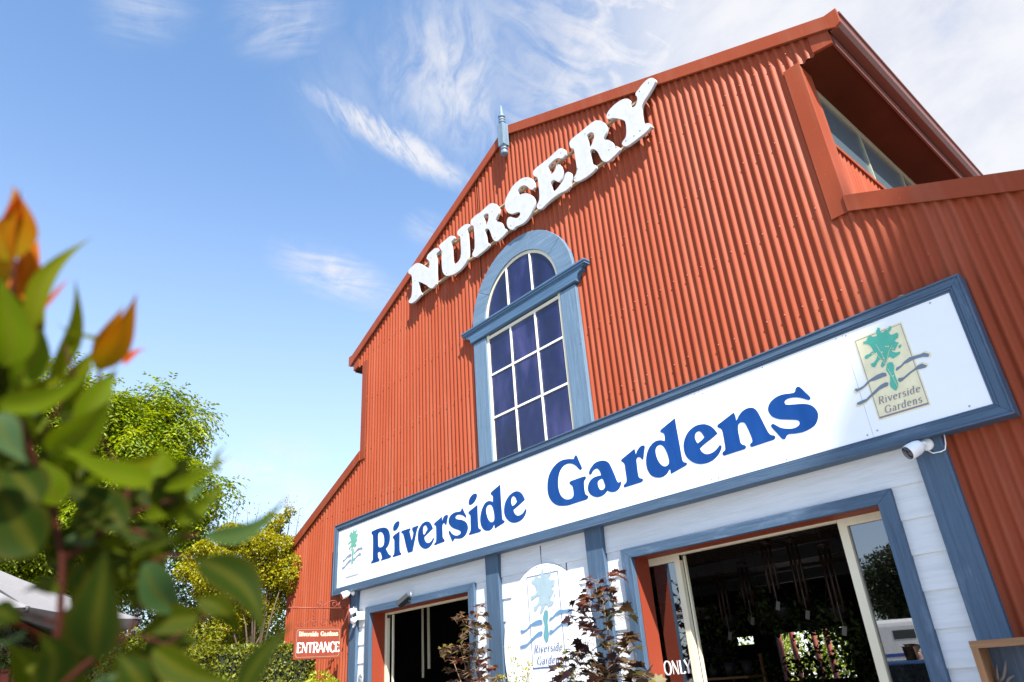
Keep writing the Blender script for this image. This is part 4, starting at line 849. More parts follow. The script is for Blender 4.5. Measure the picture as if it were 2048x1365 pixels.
def twp(x, y): 
    a, b_ = on_y(1900 + x / 10.92, 1240 + y / 10.92, ty2); return (a, ty2, b_)
base_ = twp(1080, 1400); foot = (base_[0] + 0.01, ty2, 0.801)
tw.tube([foot, (base_[0], ty2, base_[2]), twp(1085, 1330)], [0.014, 0.012, 0.010], 8)
tw.tube([twp(1085, 1340), twp(1045, 1270), twp(1025, 1120), twp(1020, 975)], [0.009, 0.008, 0.006, 0.003], 7)
tw.tube([twp(1085, 1340), twp(1170, 1250), twp(1205, 1080), twp(1215, 870)], [0.010, 0.009, 0.008, 0.003], 7)
tw.tube([twp(1080, 1400), twp(960, 1420), twp(900, 1330), twp(785, 1205)], [0.009, 0.008, 0.007, 0.003], 7)
tw.tube([twp(1090, 1420), twp(1230, 1400), twp(1290, 1280), twp(1400, 1215)], [0.009, 0.009, 0.008, 0.005], 7)
lab(tw.build('dry_branch', flat('grey_driftwood', (0.12, 0.095, 0.08))), 'forked grey dry branch standing inside the timber display box', 'branch')

# ------------------------------------------------------------------ foliage
def leaves(P, D, Nn, L, Wd, colr, name, fold=0.18, mid=0.42):
    """one folded, pointed leaf per row"""
    n = len(P); D = D / np.linalg.norm(D, axis=1, keepdims=True); Nn = Nn - D * np.sum(D * Nn, 1, keepdims=True); Nn /= (np.linalg.norm(Nn, axis=1, keepdims=True) + 1e-9)
    Sd = np.cross(D, Nn); L = np.broadcast_to(L, n)[:, None]; Wd = np.broadcast_to(Wd, n)[:, None]
    v = np.empty((n, 4, 3)); v[:, 0] = P; v[:, 1] = P + D * L * mid + Sd * Wd / 2 + Nn * Wd * fold; v[:, 2] = P + D * L - Nn * L * 0.08; v[:, 3] = P + D * L * mid - Sd * Wd / 2 + Nn * Wd * fold
    me = bpy.data.meshes.new(name); me.vertices.add(4 * n); me.vertices.foreach_set('co', v.reshape(-1))
    idx = np.arange(n)[:, None] * 4; f = np.concatenate([idx + [0, 1, 2], idx + [0, 2, 3]], 1).reshape(-1)
    me.loops.add(6 * n); me.loops.foreach_set('vertex_index', f.astype(np.int32)); me.polygons.add(2 * n)
    me.polygons.foreach_set('loop_start', np.arange(0, 6 * n, 3, dtype=np.int32))
    me.update(calc_edges=True)
    a = me.attributes.new('tint', 'FLOAT_COLOR', 'POINT'); c4 = np.ones((n, 4, 4)); c4[:, :, :3] = colr[:, None, :]; a.data.foreach_set('color', c4.reshape(-1))
    return me
def rdir(n, up=0.0):
    v = RNG.normal(size=(n, 3)); v[:, 2] += up; return v / np.linalg.norm(v, axis=1, keepdims=True)
def tints(n, a, b, sd=0.12):
    t = RNG.random((n, 1)); c_ = np.array(a) * (1 - t) + np.array(b) * t
    return np.clip(c_ * (1 + RNG.normal(size=(n, 1)) * sd), 0.004, 0.9)
def clump_cloud(clusters, n_each, shell=0.55):
    out = []
    for (c_, r) in clusters:
        k = int(n_each * (r ** 2)); d = rdir(k); rad = (shell + (1 - shell) * RNG.random((k, 1)) ** 0.6) * r
        q = np.array(c_) + d * rad * np.array([1, 1, 0.8]); out.append((q, d))
    return np.concatenate([o[0] for o in out]), np.concatenate([o[1] for o in out])
def crown_leaves(name, clusters, n_each, L, Wd, ca, cb_, parent, m_=None, droop=0.3, sprays=0):
    P, D = clump_cloud(clusters, n_each)
    if sprays:                                   # compound leaves: a drooping stalk with paired leaflets
        n = len(P); ax = D + RNG.normal(size=(n, 3)) * 0.5; ax[:, 2] -= droop; ax /= np.linalg.norm(ax, axis=1, keepdims=True)
        side = np.cross(ax, np.array([0, 0, 1.0])); side /= (np.linalg.norm(side, axis=1, keepdims=True) + 1e-6)
        Q = []; E = []; Nr = []; base = tints(n, ca, cb_); CC = []
        for k in range(sprays):
            t = (k + 0.5) / sprays; s = 1 if k % 2 else -1
            Q.append(P + ax * (t * L * 5) - np.array([0, 0, 1.0]) * (t * t * L * 1.6)); E.append(side * s + ax * 0.7 - np.array([0, 0, 0.35]) + RNG.normal(size=(n, 3)) * 0.2)
            Nr.append(np.cross(side, ax) * np.sign(np.cross(side, ax)[:, 2:3] + 1e-6) + RNG.normal(size=(n, 3)) * 0.35); CC.append(base)
        P, D2, N2, C2 = np.concatenate(Q), np.concatenate(E), np.concatenate(Nr), np.concatenate(CC)
        C2 = C2 * (1 + RNG.normal(size=(len(C2), 1)) * 0.1); C2 = np.clip(C2, 0.004, 0.9)
    else:
        n = len(P); D2 = D + RNG.normal(size=(n, 3)) * 0.8; D2[:, 2] -= droop; N2 = D * 0.5 + rdir(n, 0.8); C2 = tints(n, ca, cb_)
    Ls = L * (0.7 + 0.6 * RNG.random(len(P)))
    return link(name, leaves(P, D2, N2, Ls, Ls * Wd, C2, name), m_ or M_LEAF, parent)
def trunk_to(mb, base, fork, ends, r0):
    mb.tube([base, ((base[0]*.6+fork[0]*.4), (base[1]*.6+fork[1]*.4)+.05, (base[2]*.6+fork[2]*.4)), fork], [r0, r0 * 0.8, r0 * 0.62], 10)
    for e in ends:
        m1 = [fork[i] * 0.5 + e[i] * 0.5 + random.uniform(-.15, .15) for i in range(3)]; m1[2] += 0.15
        mb.tube([fork, m1, e], [r0 * 0.42, r0 * 0.25, r0 * 0.06], 7)
def px_clusters(rows): return [(at(x, y, d), r) for x, y, d, r in rows]

# big feathery tree on the left
cl = px_clusters([(140,800,13.0,.55),(215,815,13.2,.6),(280,830,13.0,.6),(320,800,13.2,.38),(75,860,13.4,.65),(165,880,13.1,.8),(250,900,12.8,.8),(320,890,12.9,.62),(345,940,12.7,.6),(395,955,12.8,.36),(385,1000,12.8,.45),(310,985,12.7,.75),(225,990,12.7,.8),(140,980,13.0,.8),(60,960,13.2,.8),(20,900,13.5,.7),(360,1045,12.9,.5),(110,1070,13.1,.75),(30,1060,13.3,.8),(190,1075,13.4,.6),(20,1150,13.6,.8),(80,1170,13.8,.7),(160,1180,13.9,.8),(230,1130,14.2,.7),(-40,1000,13.4,.9)])
bt = at(200, 1040, 13.2)
TR = thing('feathery_tree', (bt[0], bt[1], 0), 'tall bright green tree with feathery drooping leaves left of the barn', 'tree')
big = []
for c_, r in cl:
    for k in range(3): big.append((np.array(c_) + RNG.normal(size=3) * r * 0.36, r * RNG.uniform(0.36, 0.56)))
crown_leaves('crown', big, 2300, 0.082, 0.40, (0.085, 0.155, 0.002), (0.26, 0.305, 0.004), TR, None, 0.75, 9)
b = MB(); trunk_to(b, (bt[0], bt[1], 0), (bt[0], bt[1], bt[2] - 0.9), [tuple(c_[0]) for c_ in cl[:18]], 0.2); b.build('trunk', M_BARK, TR)
b = MB()
for k in range(46):
    c_ = cl[random.choice((5, 6, 12, 13, 19, 23))][0] + RNG.normal(size=3) * 0.25; q = [c_]
    for j in range(5): q.append(q[-1] + np.array([random.uniform(-.09, .09), random.uniform(-.09, .09), random.uniform(-.16, .02)]))
    b.tube(q, 0.007, 4)
b.build('vine', M_STEMT, TR)
# yellow-green tree at the end of the barn
cl = px_clusters([(470,1085,11.9,.36),(505,1095,12.0,.42),(545,1085,12.1,.38),(565,1055,12.2,.24),(570,1030,12.2,.15),(450,1110,11.8,.36),(500,1140,11.8,.46),(555,1130,11.9,.42),(580,1120,11.9,.22),(470,1170,11.9,.42),(530,1175,11.9,.42),(560,1195,12.0,.26),(430,1090,12.0,.28),(405,1130,12.2,.36),(415,1180,12.3,.4),(480,1220,12.2,.34),(545,1225,12.2,.26),(500,1190,12.0,.4),(560,1160,11.9,.3),(440,1215,12.3,.36),(525,1260,12.3,.25),(470,1265,12.3,.25)])
bt = at(525, 1150, 12.0)
TR = thing('yellow_green_tree', (bt[0], bt[1], 0), 'yellow-green small-leaved tree against the left end of the barn', 'tree')
ytr = []
for c_, r in cl:
    for k in range(4): ytr.append((np.array(c_) + RNG.normal(size=3) * r * 0.45, r * RNG.uniform(0.38, 0.66)))
crown_leaves('crown', ytr, 17000, 0.044, 0.55, (0.16, 0.185, 0.002), (0.38, 0.32, 0.003), TR, None, 0.1)
b = MB(); trunk_to(b, (bt[0], bt[1], 0), (bt[0], bt[1], bt[2] - 1.7), [tuple(c_[0]) for c_ in cl[:12]], 0.05)
sp = []; sdv = []
for x0, y0, x1, y1, d in ((470,1060,482,985,11.9),(500,1060,520,1005,12.0),(485,1060,495,1020,12.0),(560,1030,577,990,12.2),(575,1030,583,1005,12.2),(535,1060,545,1020,12.1),(455,1080,470,1010,11.9),(590,1060,600,1020,12.2)):
    a, e = at(x0, y0 + 40, d), at(x1, y1, d); b.tube([a, (a + e) / 2 + RNG.normal(size=3) * 0.02, e], [0.008, 0.005, 0.002], 5)
    for k in range(46): sp.append(a + (e - a) * random.uniform(0.1, 1) + RNG.normal(size=3) * 0.055)
b.build('trunk', M_BARK, TR)
sp = np.array(sp); link('shoot_leaves', leaves(sp, rdir(len(sp)), rdir(len(sp), 0.6), 0.035, 0.018, tints(len(sp), (0.10, 0.13, 0.02), (0.26, 0.2, 0.05)), 'shoot_leaves'), M_LEAF, TR)
# darker trees behind
def back_tree(label, rows, ca, cb_, n_each, L=0.07, name='background_tree'):
    cl = px_clusters(rows); b0 = np.mean([c_[0] for c_ in cl], 0)
    T_ = thing(name, (b0[0], b0[1], 0), label, 'tree'); crown_leaves('crown', cl, n_each, L, 0.5, ca, cb_, T_)
    b = MB(); trunk_to(b, (b0[0], b0[1], 0), (b0[0], b0[1], max(0.8, b0[2] - 0.9)), [tuple(c_[0]) for c_ in cl[:8]], 0.13); b.build('trunk', M_BARK, T_)
back_tree('dark shaded green tree behind the clipped hedge by the barn', [(440,1240,14.5,.7),(500,1255,14.5,.6),(550,1270,14.8,.5),(400,1220,15,.8),(350,1200,15.2,.9),(470,1290,14.5,.6),(380,1280,15,.8),(300,1230,15.5,.9),(585,1240,14.5,.4),(420,1280,14.2,.7)], (0.02, 0.04, 0.006), (0.06, 0.09, 0.012), 2600)
back_tree('deep green tree far behind the umbrella', [(-40,1120,19,1.3),(60,1140,19,1.2),(160,1150,19.5,1.2),(250,1150,19.5,1.2),(330,1130,19.5,.9),(120,1240,19,1.3),(20,1240,19,1.3),(220,1250,19,1.3),(310,1260,19,1.2),(-60,1260,19,1.3)], (0.018, 0.045, 0.006), (0.06, 0.10, 0.012), 420, 0.1)
# clipped hedge and looser bushes
def box_leaves(x0, x1, y0, y1, z0, z1, n, L, ca, cb_, name, parent, wob=0.03):
    A = [(y1 - y0) * (z1 - z0)] * 2 + [(x1 - x0) * (z1 - z0)] * 2 + [(x1 - x0) * (y1 - y0)]
    A = np.array(A) / sum(A); P = []; Nn = []
    for i, fr in enumerate(A):
        k = int(n * fr); a, b_ = RNG.random(k), RNG.random(k); dep = np.abs(RNG.normal(size=k)) * wob
        if i < 2: P.append(np.stack([np.where(i == 0, x0 + dep, x1 - dep), y0 + (y1 - y0) * a, z0 + (z1 - z0) * b_], 1)); Nn.append(np.tile([(-1, 0, 0.3), (1, 0, 0.3)][i], (k, 1)))
        elif i < 4: P.append(np.stack([x0 + (x1 - x0) * a, np.where(i == 2, y0 + dep, y1 - dep), z0 + (z1 - z0) * b_], 1)); Nn.append(np.tile([(0, -1, 0.3), (0, 1, 0.3)][i - 2], (k, 1)))
        else: P.append(np.stack([x0 + (x1 - x0) * a, y0 + (y1 - y0) * b_, z1 - dep + np.abs(RNG.normal(size=k)) * 0.02], 1)); Nn.append(np.tile((0, 0, 1), (k, 1)))
    P = np.concatenate(P); Nn = np.concatenate(Nn).astype(float); k = len(P)
    D = rdir(k, 0.5) + Nn * 0.5; Nn = Nn + rdir(k) * 0.7
    Ls = L * (0.7 + 0.6 * RNG.random(k)); return link(name, leaves(P, D, Nn, Ls, Ls * 0.6, tints(k, ca, cb_, 0.2), name), M_LEAF, parent)
FH = thing('boundary_hedge', (-17.5, -2, 0), 'long dark boundary hedge far behind the umbrella and bushes', 'hedge')
box_leaves(-18.2, -16.6, -11, 6, 0.05, 3.3, 36000, 0.13, (0.02, 0.04, 0.004), (0.06, 0.09, 0.008), 'foliage', FH, 0.12)
b = MB(); b.box(-18.0, -16.8, -10.8, 5.8, 0.03, 3.15); b.build('inner_branches', flat('dark_hedge_core', (0.01, 0.014, 0.005), 0.9), FH)
HG = thing('clipped_hedge', (-5.5, -1.0, 0), 'flat-topped clipped green hedge behind the hanging entrance sign', 'hedge')
box_leaves(-6.5, -4.6, -1.95, -0.05, 0.05, 2.22, 36000, 0.042, (0.05, 0.075, 0.006), (0.19, 0.20, 0.014), 'foliage', HG)
b = MB(); b.box(-6.44, -4.66, -1.89, -0.11, 0.03, 2.15); b.build('inner_branches', flat('dark_twigs', (0.018, 0.022, 0.008), 0.9), HG)
def bush(name, label, rows, ca, cb_, n_each, L=0.05, droop=0.1):
    cl = px_clusters(rows); b0 = np.mean([c_[0] for c_ in cl], 0); T_ = thing(name, (b0[0], b0[1], 0), label, 'bush')
    crown_leaves('foliage', cl, n_each, L, 0.45, ca, cb_, T_, None, droop)
    b = MB()
    for c_, r in cl: b.tube([(b0[0], b0[1], 0), tuple((np.array(c_) * 0.5 + np.array([b0[0], b0[1], b0[2] * 0.3]) * 0.5)), tuple(c_)], [0.03, 0.02, 0.006], 6)
    b.build('stem', M_BARK, T_)
bush('golden_bush', 'loose golden green bush under the feathery tree', [(240,1310,9.6,.35),(290,1300,9.8,.4),(345,1290,10,.38),(390,1280,10.2,.3),(410,1275,10.4,.2),(210,1340,9.4,.4),(270,1350,9.5,.4),(330,1340,9.7,.4),(380,1330,10,.35)], (0.08, 0.12, 0.003), (0.22, 0.20, 0.005), 3800, 0.05)
bush('low_green_bush', 'low bright green bush in front of the golden bush', [(350,1375,8.2,.25),(390,1380,8.3,.22),(300,1385,8.2,.25),(440,1385,8.6,.22)], (0.08, 0.14, 0.008), (0.24, 0.25, 0.015), 5200, 0.05)
bush('young_laurel', 'small bright yellow-green shrub at the foot of the clipped hedge', [(640,1362,8.6,.12),(655,1385,8.5,.16),(618,1390,8.5,.18),(600,1400,8.5,.2)], (0.16, 0.22, 0.01), (0.38, 0.36, 0.02), 9000, 0.05)
bush('climbing_greenery', 'dark leafy creeper over the small red shed', [(10,1285,10.2,.28),(35,1305,10.3,.2),(60,1325,10.3,.25),(-20,1300,10.2,.3)], (0.025, 0.05, 0.008), (0.07, 0.11, 0.015), 3200, 0.05)
# small red shed in the left corner
sx = at(-70, 1345, 11.2)
SH = thing('red_shed', (sx[0], sx[1], 0), 'small brick red weatherboard shed in the far left corner', 'shed')
b = MB()
for k in range(11): b.prismx([(sx[1] - 0.9, 0.02 + k * 0.19), (sx[1] - 0.925, 0.02 + k * 0.19), (sx[1] - 0.905, 0.02 + (k + 1) * 0.19 - 0.004), (sx[1] - 0.9, 0.02 + (k + 1) * 0.19 - 0.004)], sx[0] - 1.4, sx[0] + 0.95)
b.box(sx[0] - 1.4, sx[0] + 0.95, sx[1] - 0.89, sx[1] + 1, 0.02, 2.1); b.build('wall', flat('brick_red_boards', (0.30, 0.06, 0.04)), SH)
b = MB(); b.prismx([(sx[1] - 1.1, 2.08), (sx[1] + 0.05, 2.65), (sx[1] + 1.2, 2.08), (sx[1] + 1.2, 2.12), (sx[1] + 0.05, 2.70), (sx[1] - 1.1, 2.12)], sx[0] - 1.6, sx[0] + 1.1); b.build('roof', M_ROOF, SH)

# ------------------------------------------------------------------ market umbrella
U2 = at(285, 1238, 8.6); zr = U2[2]; dv = ray(285, 1238); hv = np.array([dv[0], dv[1]]) / np.hypot(dv[0], dv[1]); rv = np.array([hv[1], -hv[0]])
UR = 1.95; uc = np.array([U2[0], U2[1]]) - rv * (UR * 0.97) + hv * 0.45
ang0 = math.atan2(U2[1] - uc[1], U2[0] - uc[0]); UR = math.hypot(U2[1] - uc[1], U2[0] - uc[0])
UM = thing('market_umbrella', (uc[0], uc[1], 0), 'pale grey market umbrella behind the foreground leaves', 'umbrella')
M_CANVAS = flat('pale_grey_canvas', (0.19, 0.182, 0.188), 0.85); bump(M_CANVAS, noise(M_CANVAS, 400, (1, 1, 1), 2), 0.2, 0.002)
b = MB(); vs = [(uc[0], uc[1], zr + 0.78)]; rings = 8; nseg = 48
def umb(a, t):
    k = (a % 45) / 45; sag = 1 - 0.035 * t * math.sin(math.pi * k) ; rr = UR * t * math.cos(R(22.5)) / math.cos(R(abs((a % 45) - 22.5)))
    return (uc[0] + rr * math.cos(ang0 + R(a)), uc[1] + rr * math.sin(ang0 + R(a)), zr + 0.78 * (1 - t) - 0.05 * math.sin(math.pi * t) - 0.03 * math.sin(math.pi * k) * t)
for i in range(1, rings + 1):
    for k in range(nseg): vs.append(umb(k * 360 / nseg, i / rings))
fs = [(0, 1 + k, 1 + (k + 1) % nseg) for k in range(nseg)]
for i in range(rings - 1):
    for k in range(nseg): fs.append((1 + i*nseg + k, 1 + (i+1)*nseg + k, 1 + (i+1)*nseg + (k+1) % nseg, 1 + i*nseg + (k+1) % nseg))
b.add(vs, fs, False); cn = b.build('canopy', M_CANVAS, UM, fix=False)
sm_ = cn.modifiers.new('thickness', 'SOLIDIFY'); sm_.thickness = 0.004
b = MB()
for k in range(8):
    e = umb(k * 45, 0.99); b.tube([(uc[0], uc[1], zr + 0.70), (e[0], e[1], e[2] - 0.02)], 0.012, 6); b.lathe([(0.018, -0.03), (0.018, 0.02)], (e[0], e[1], e[2] - 0.02), (0, 0, 1), 8)
b.build('rib', M_DARKPL, UM)
b = MB(); b.tube([(uc[0], uc[1], 0.05), (uc[0], uc[1], zr + 0.85)], 0.028, 12); b.build('pole', M_DARKPL, UM)
b = MB(); b.lathe([(0.4, 0), (0.4, 0.06), (0.08, 0.09), (0.05, 0.35)], (uc[0], uc[1], 0.004), (0, 0, 1), 24); b.build('base', M_DARKPL, UM)

# ------------------------------------------------------------------ dark-leaved young trees in front of the doors
LOBES = [(0, 0), (.10, .10), (.34, .02), (.30, .20), (.52, .30), (.40, .42), (.50, .62), (.30, .60), (.22, .74), (.16, .70), (0, 1.0)]
def lobed_leaves(name, items, parent, m_):
    """items: base point, direction, normal, length, colour; a five-lobed leaf each"""
    vs = []; fs = []; cols = []
    right = [(x, y) for x, y in LOBES]
    for P, D, Nn, L, col_ in items:
        D = D / np.linalg.norm(D); Nn = Nn - D * np.dot(D, Nn); Nn /= np.linalg.norm(Nn) + 1e-9; Sd = np.cross(D, Nn); o = len(vs)
        n = len(right)
        for s in (1, -1):
            for x, y in right:
                vs.append(P + (D * y + Sd * x * s * 1.05 + Nn * (abs(x) * 0.30 - y * y * 0.22)) * L)
        mid = len(vs); vs.append(P + D * L * 0.3)
        for s in (0, 1):
            for i in range(n - 1):
                t = (mid, o + s * n + i, o + s * n + i + 1); fs.append(t if s == 0 else t[::-1])
        cols += [col_] * (2 * n + 1)
    me = bpy.data.meshes.new(name); me.from_pydata([tuple(v) for v in vs], [], fs)
    a = me.attributes.new('tint', 'FLOAT_COLOR', 'POINT'); c4 = np.ones((len(vs), 4)); c4[:, :3] = np.array(cols); a.data.foreach_set('color', c4.reshape(-1))
    return link(name, me, m_, parent)
def maple(label, yb, stems, leafspec, seed):
    rs = np.random.default_rng(seed); b0 = None; b = MB(); items = []
    for pts, r0 in stems:
        q = [np.array([on_y(x, y, yy)[0], yy, on_y(x, y, yy)[1]]) for x, y, yy in pts]
        if b0 is None: b0 = np.array([q[0][0], q[0][1], 0.0])
        if pts[0][1] > 1360: q = [np.array([b0[0], b0[1], 0.0])] + q
        b.tube(q, [r0 * (1 - 0.75 * i / (len(q) - 1)) for i in range(len(q))], 7)
    T_ = thing('purple_leaf_maple', tuple(b0), label, 'young tree', 'dark-leaved young trees at the doors')
    for x, y, dx, dy, Lp, cc in leafspec:
        yy = yb + rs.normal() * 0.10; p = on_y(x, y, yy); P = np.array([p[0], yy, p[1]])
        dist = np.linalg.norm(P - CAM); L = Lp / F_PX * dist
        D = RT * dx - UP * dy + FW * rs.normal() * 0.6; D[2] *= 0.45; L *= 0.95
        Nn = np.array([rs.normal() * 0.28, rs.normal() * 0.28 - 0.08, 1.0])
        c0 = {'r': (0.075, 0.018, 0.007), 'd': (0.022, 0.008, 0.008), 'b': (0.060, 0.032, 0.011), 'g': (0.10, 0.085, 0.020), 'p': (0.045, 0.014, 0.013)}[cc]
        c0 = np.array(c0) * (1 + rs.normal() * 0.2)
        items.append((P, D, Nn, L, np.clip(c0, 0.005, 0.5)))
        st = P - D / np.linalg.norm(D) * L * 0.8; b.tube([st + np.array([0, 0.01, -0.02]), P], 0.0018, 4)
    b.build('stem', M_STEMT, T_); lobed_leaves('foliage', items, T_, M_DLEAF); return T_
def fill(rs, blobs):
    out = []
    for x, y, rx, ry, n, L, kinds in blobs:
        for k in range(n):
            a = rs.uniform(0, 2 * math.pi); q = math.sqrt(rs.random()); d = rs.normal(size=2) * 0.6 + np.array([math.cos(a), math.sin(a) * 0.4 + 0.25])
            out.append((x + rx * q * math.cos(a), y + ry * q * math.sin(a), d[0], d[1], L * rs.uniform(0.75, 1.2), kinds[rs.integers(len(kinds))]))
    return out
rs = np.random.default_rng(3)
spec = fill(rs, [(1190,1162,18,8,5,20,'rrd'),(1218,1150,10,6,3,24,'rr'),(1236,1150,8,6,3,24,'rr'),(1222,1172,14,10,8,18,'rb'),(1180,1188,20,10,8,20,'rrb'),(1210,1190,20,14,16,20,'rbb'),(1165,1200,16,8,7,20,'rrd'),(1155,1218,12,6,4,18,'d'),(1178,1212,14,8,6,20,'dr'),(1205,1215,14,10,10,19,'bd'),(1150,1228,10,8,4,19,'d'),(1172,1228,12,8,5,20,'d'),(1150,1245,12,8,4,22,'dr'),(1175,1240,10,7,4,20,'d'),(1170,1254,14,6,5,22,'dp'),(1235,1212,14,8,6,24,'gb'),(1244,1230,12,9,6,24,'g'),(1215,1240,10,10,5,18,'bd'),(1180,1268,14,5,4,22,'rb'),(1200,1270,12,6,5,20,'bd'),(1170,1285,12,6,4,24,'d'),(1245,1278,14,9,7,26,'db'),(1225,1292,20,8,7,24,'bg'),(1262,1294,14,7,5,28,'gb'),(1155,1302,16,8,8,19,'d'),(1180,1308,20,9,8,24,'bd'),(1145,1315,12,6,6,18,'d'),(1130,1332,16,6,6,20,'d'),(1160,1320,22,9,8,22,'d'),(1220,1325,26,8,12,24,'bd'),(1250,1330,22,10,10,26,'db'),(1120,1348,14,8,6,20,'d'),(1150,1350,22,10,10,24,'db'),(1195,1345,24,12,16,24,'dbr'),(1240,1352,28,12,14,26,'dbg'),(1285,1352,20,10,9,32,'gb'),(1190,1365,40,10,14,26,'dr'),(1130,1365,26,8,8,24,'d')])
maple('tall dark purple maple sapling beside the oval sign', -0.45,
      [([(1221,1400,-.45),(1218,1320,-.45),(1216,1260,-.45),(1208,1215,-.45),(1205,1180,-.45)], .012), ([(1216,1300,-.45),(1190,1270,-.5),(1180,1240,-.5),(1165,1220,-.5)], .006), ([(1217,1370,-.45),(1170,1330,-.55),(1158,1300,-.55)], .007), ([(1217,1370,-.45),(1182,1310,-.5),(1190,1280,-.5)], .006), ([(1218,1340,-.45),(1245,1300,-.45),(1262,1292,-.45)], .006), ([(1210,1230,-.45),(1195,1190,-.45),(1190,1165,-.45)], .004)], spec, 21)
rs = np.random.default_rng(4)
spec = fill(rs, [(957,1215,8,6,5,12,'rb'),(952,1224,8,5,4,12,'rb'),(958,1230,9,5,5,13,'br'),(925,1232,10,5,6,12,'bb'),(916,1240,8,5,5,13,'pb'),(935,1240,9,6,6,13,'pb'),(945,1252,18,9,16,13,'bbg'),(962,1252,10,6,6,13,'pb'),(970,1256,6,5,4,13,'rb'),(935,1265,16,7,9,14,'bg'),(966,1272,9,6,6,14,'gb'),(926,1276,8,5,5,14,'gg'),(922,1290,12,6,6,14,'br'),(900,1296,8,5,5,15,'gb'),(888,1300,7,4,4,14,'gb'),(908,1302,10,5,6,14,'pb'),(940,1292,12,7,7,14,'br'),(945,1305,16,7,8,15,'bd'),(888,1312,7,4,3,14,'gp'),(905,1318,12,6,6,15,'br'),(925,1318,12,7,6,15,'br'),(970,1300,6,5,4,14,'bd'),(965,1320,9,6,5,14,'br'),(945,1325,16,7,8,15,'bd'),(898,1342,12,5,5,16,'gb'),(952,1340,14,8,8,16,'bp'),(978,1332,9,6,6,15,'br'),(925,1345,18,8,8,15,'db'),(955,1355,14,8,10,16,'pb'),(985,1355,16,6,7,17,'bg'),(930,1365,30,6,10,16,'db'),(970,1365,20,6,8,16,'rb')])
maple('smaller bronze-leaved maple sapling in front of the left doorway', -0.35,
      [([(956,1400,-.35),(955,1320,-.35),(951,1270,-.35),(953,1240,-.35),(956,1210,-.35)], .011), ([(940,1400,-.35),(930,1330,-.35),(918,1290,-.35)], .006), ([(935,1400,-.4),(915,1345,-.4),(898,1300,-.4)], .006), ([(953,1262,-.35),(930,1250,-.35),(922,1236,-.35)], .004)], spec, 22)
# thin wispy shrub before the oval sign
WS = MB(); wl = []; wd = []
for x0, y0, x1, y1 in ((1030,1400,1015,1290),(1035,1400,1030,1315),(1045,1400,1062,1310),(1040,1400,1048,1330),(1060,1400,1055,1320),(1128,1390,1127,1285),(1140,1390,1146,1340),(1020,1400,1005,1350)):
    yy = -0.55; a = np.array([on_y(x0, y0, yy)[0], yy, on_y(x0, y0, yy)[1]]); e = np.array([on_y(x1, y1, yy)[0], yy, on_y(x1, y1, yy)[1]])
    WS.tube([np.array([a[0], yy, 0.0]), a, (a + e) / 2 + RNG.normal(size=3) * 0.01, e], [0.005, 0.004, 0.003, 0.0015], 5)
    for k in range(34): wl.append(a + (e - a) * random.uniform(0.15, 1.0) + RNG.normal(size=3) * np.array([0.018, 0.02, 0.012]))
wl = np.array(wl); ws0 = (float(wl[:, 0].mean()), -0.55, 0)
WT = thing('wispy_shrub', ws0, 'thin upright shrub with tiny yellow-green leaves before the oval sign', 'shrub')
WS.build('stem', M_STEMT, WT); link('foliage', leaves(wl, rdir(len(wl), 0.8), rdir(len(wl), 0.5), 0.026, 0.013, tints(len(wl), (0.13, 0.19, 0.015), (0.42, 0.40, 0.04)), 'foliage'), M_LEAF, WT)

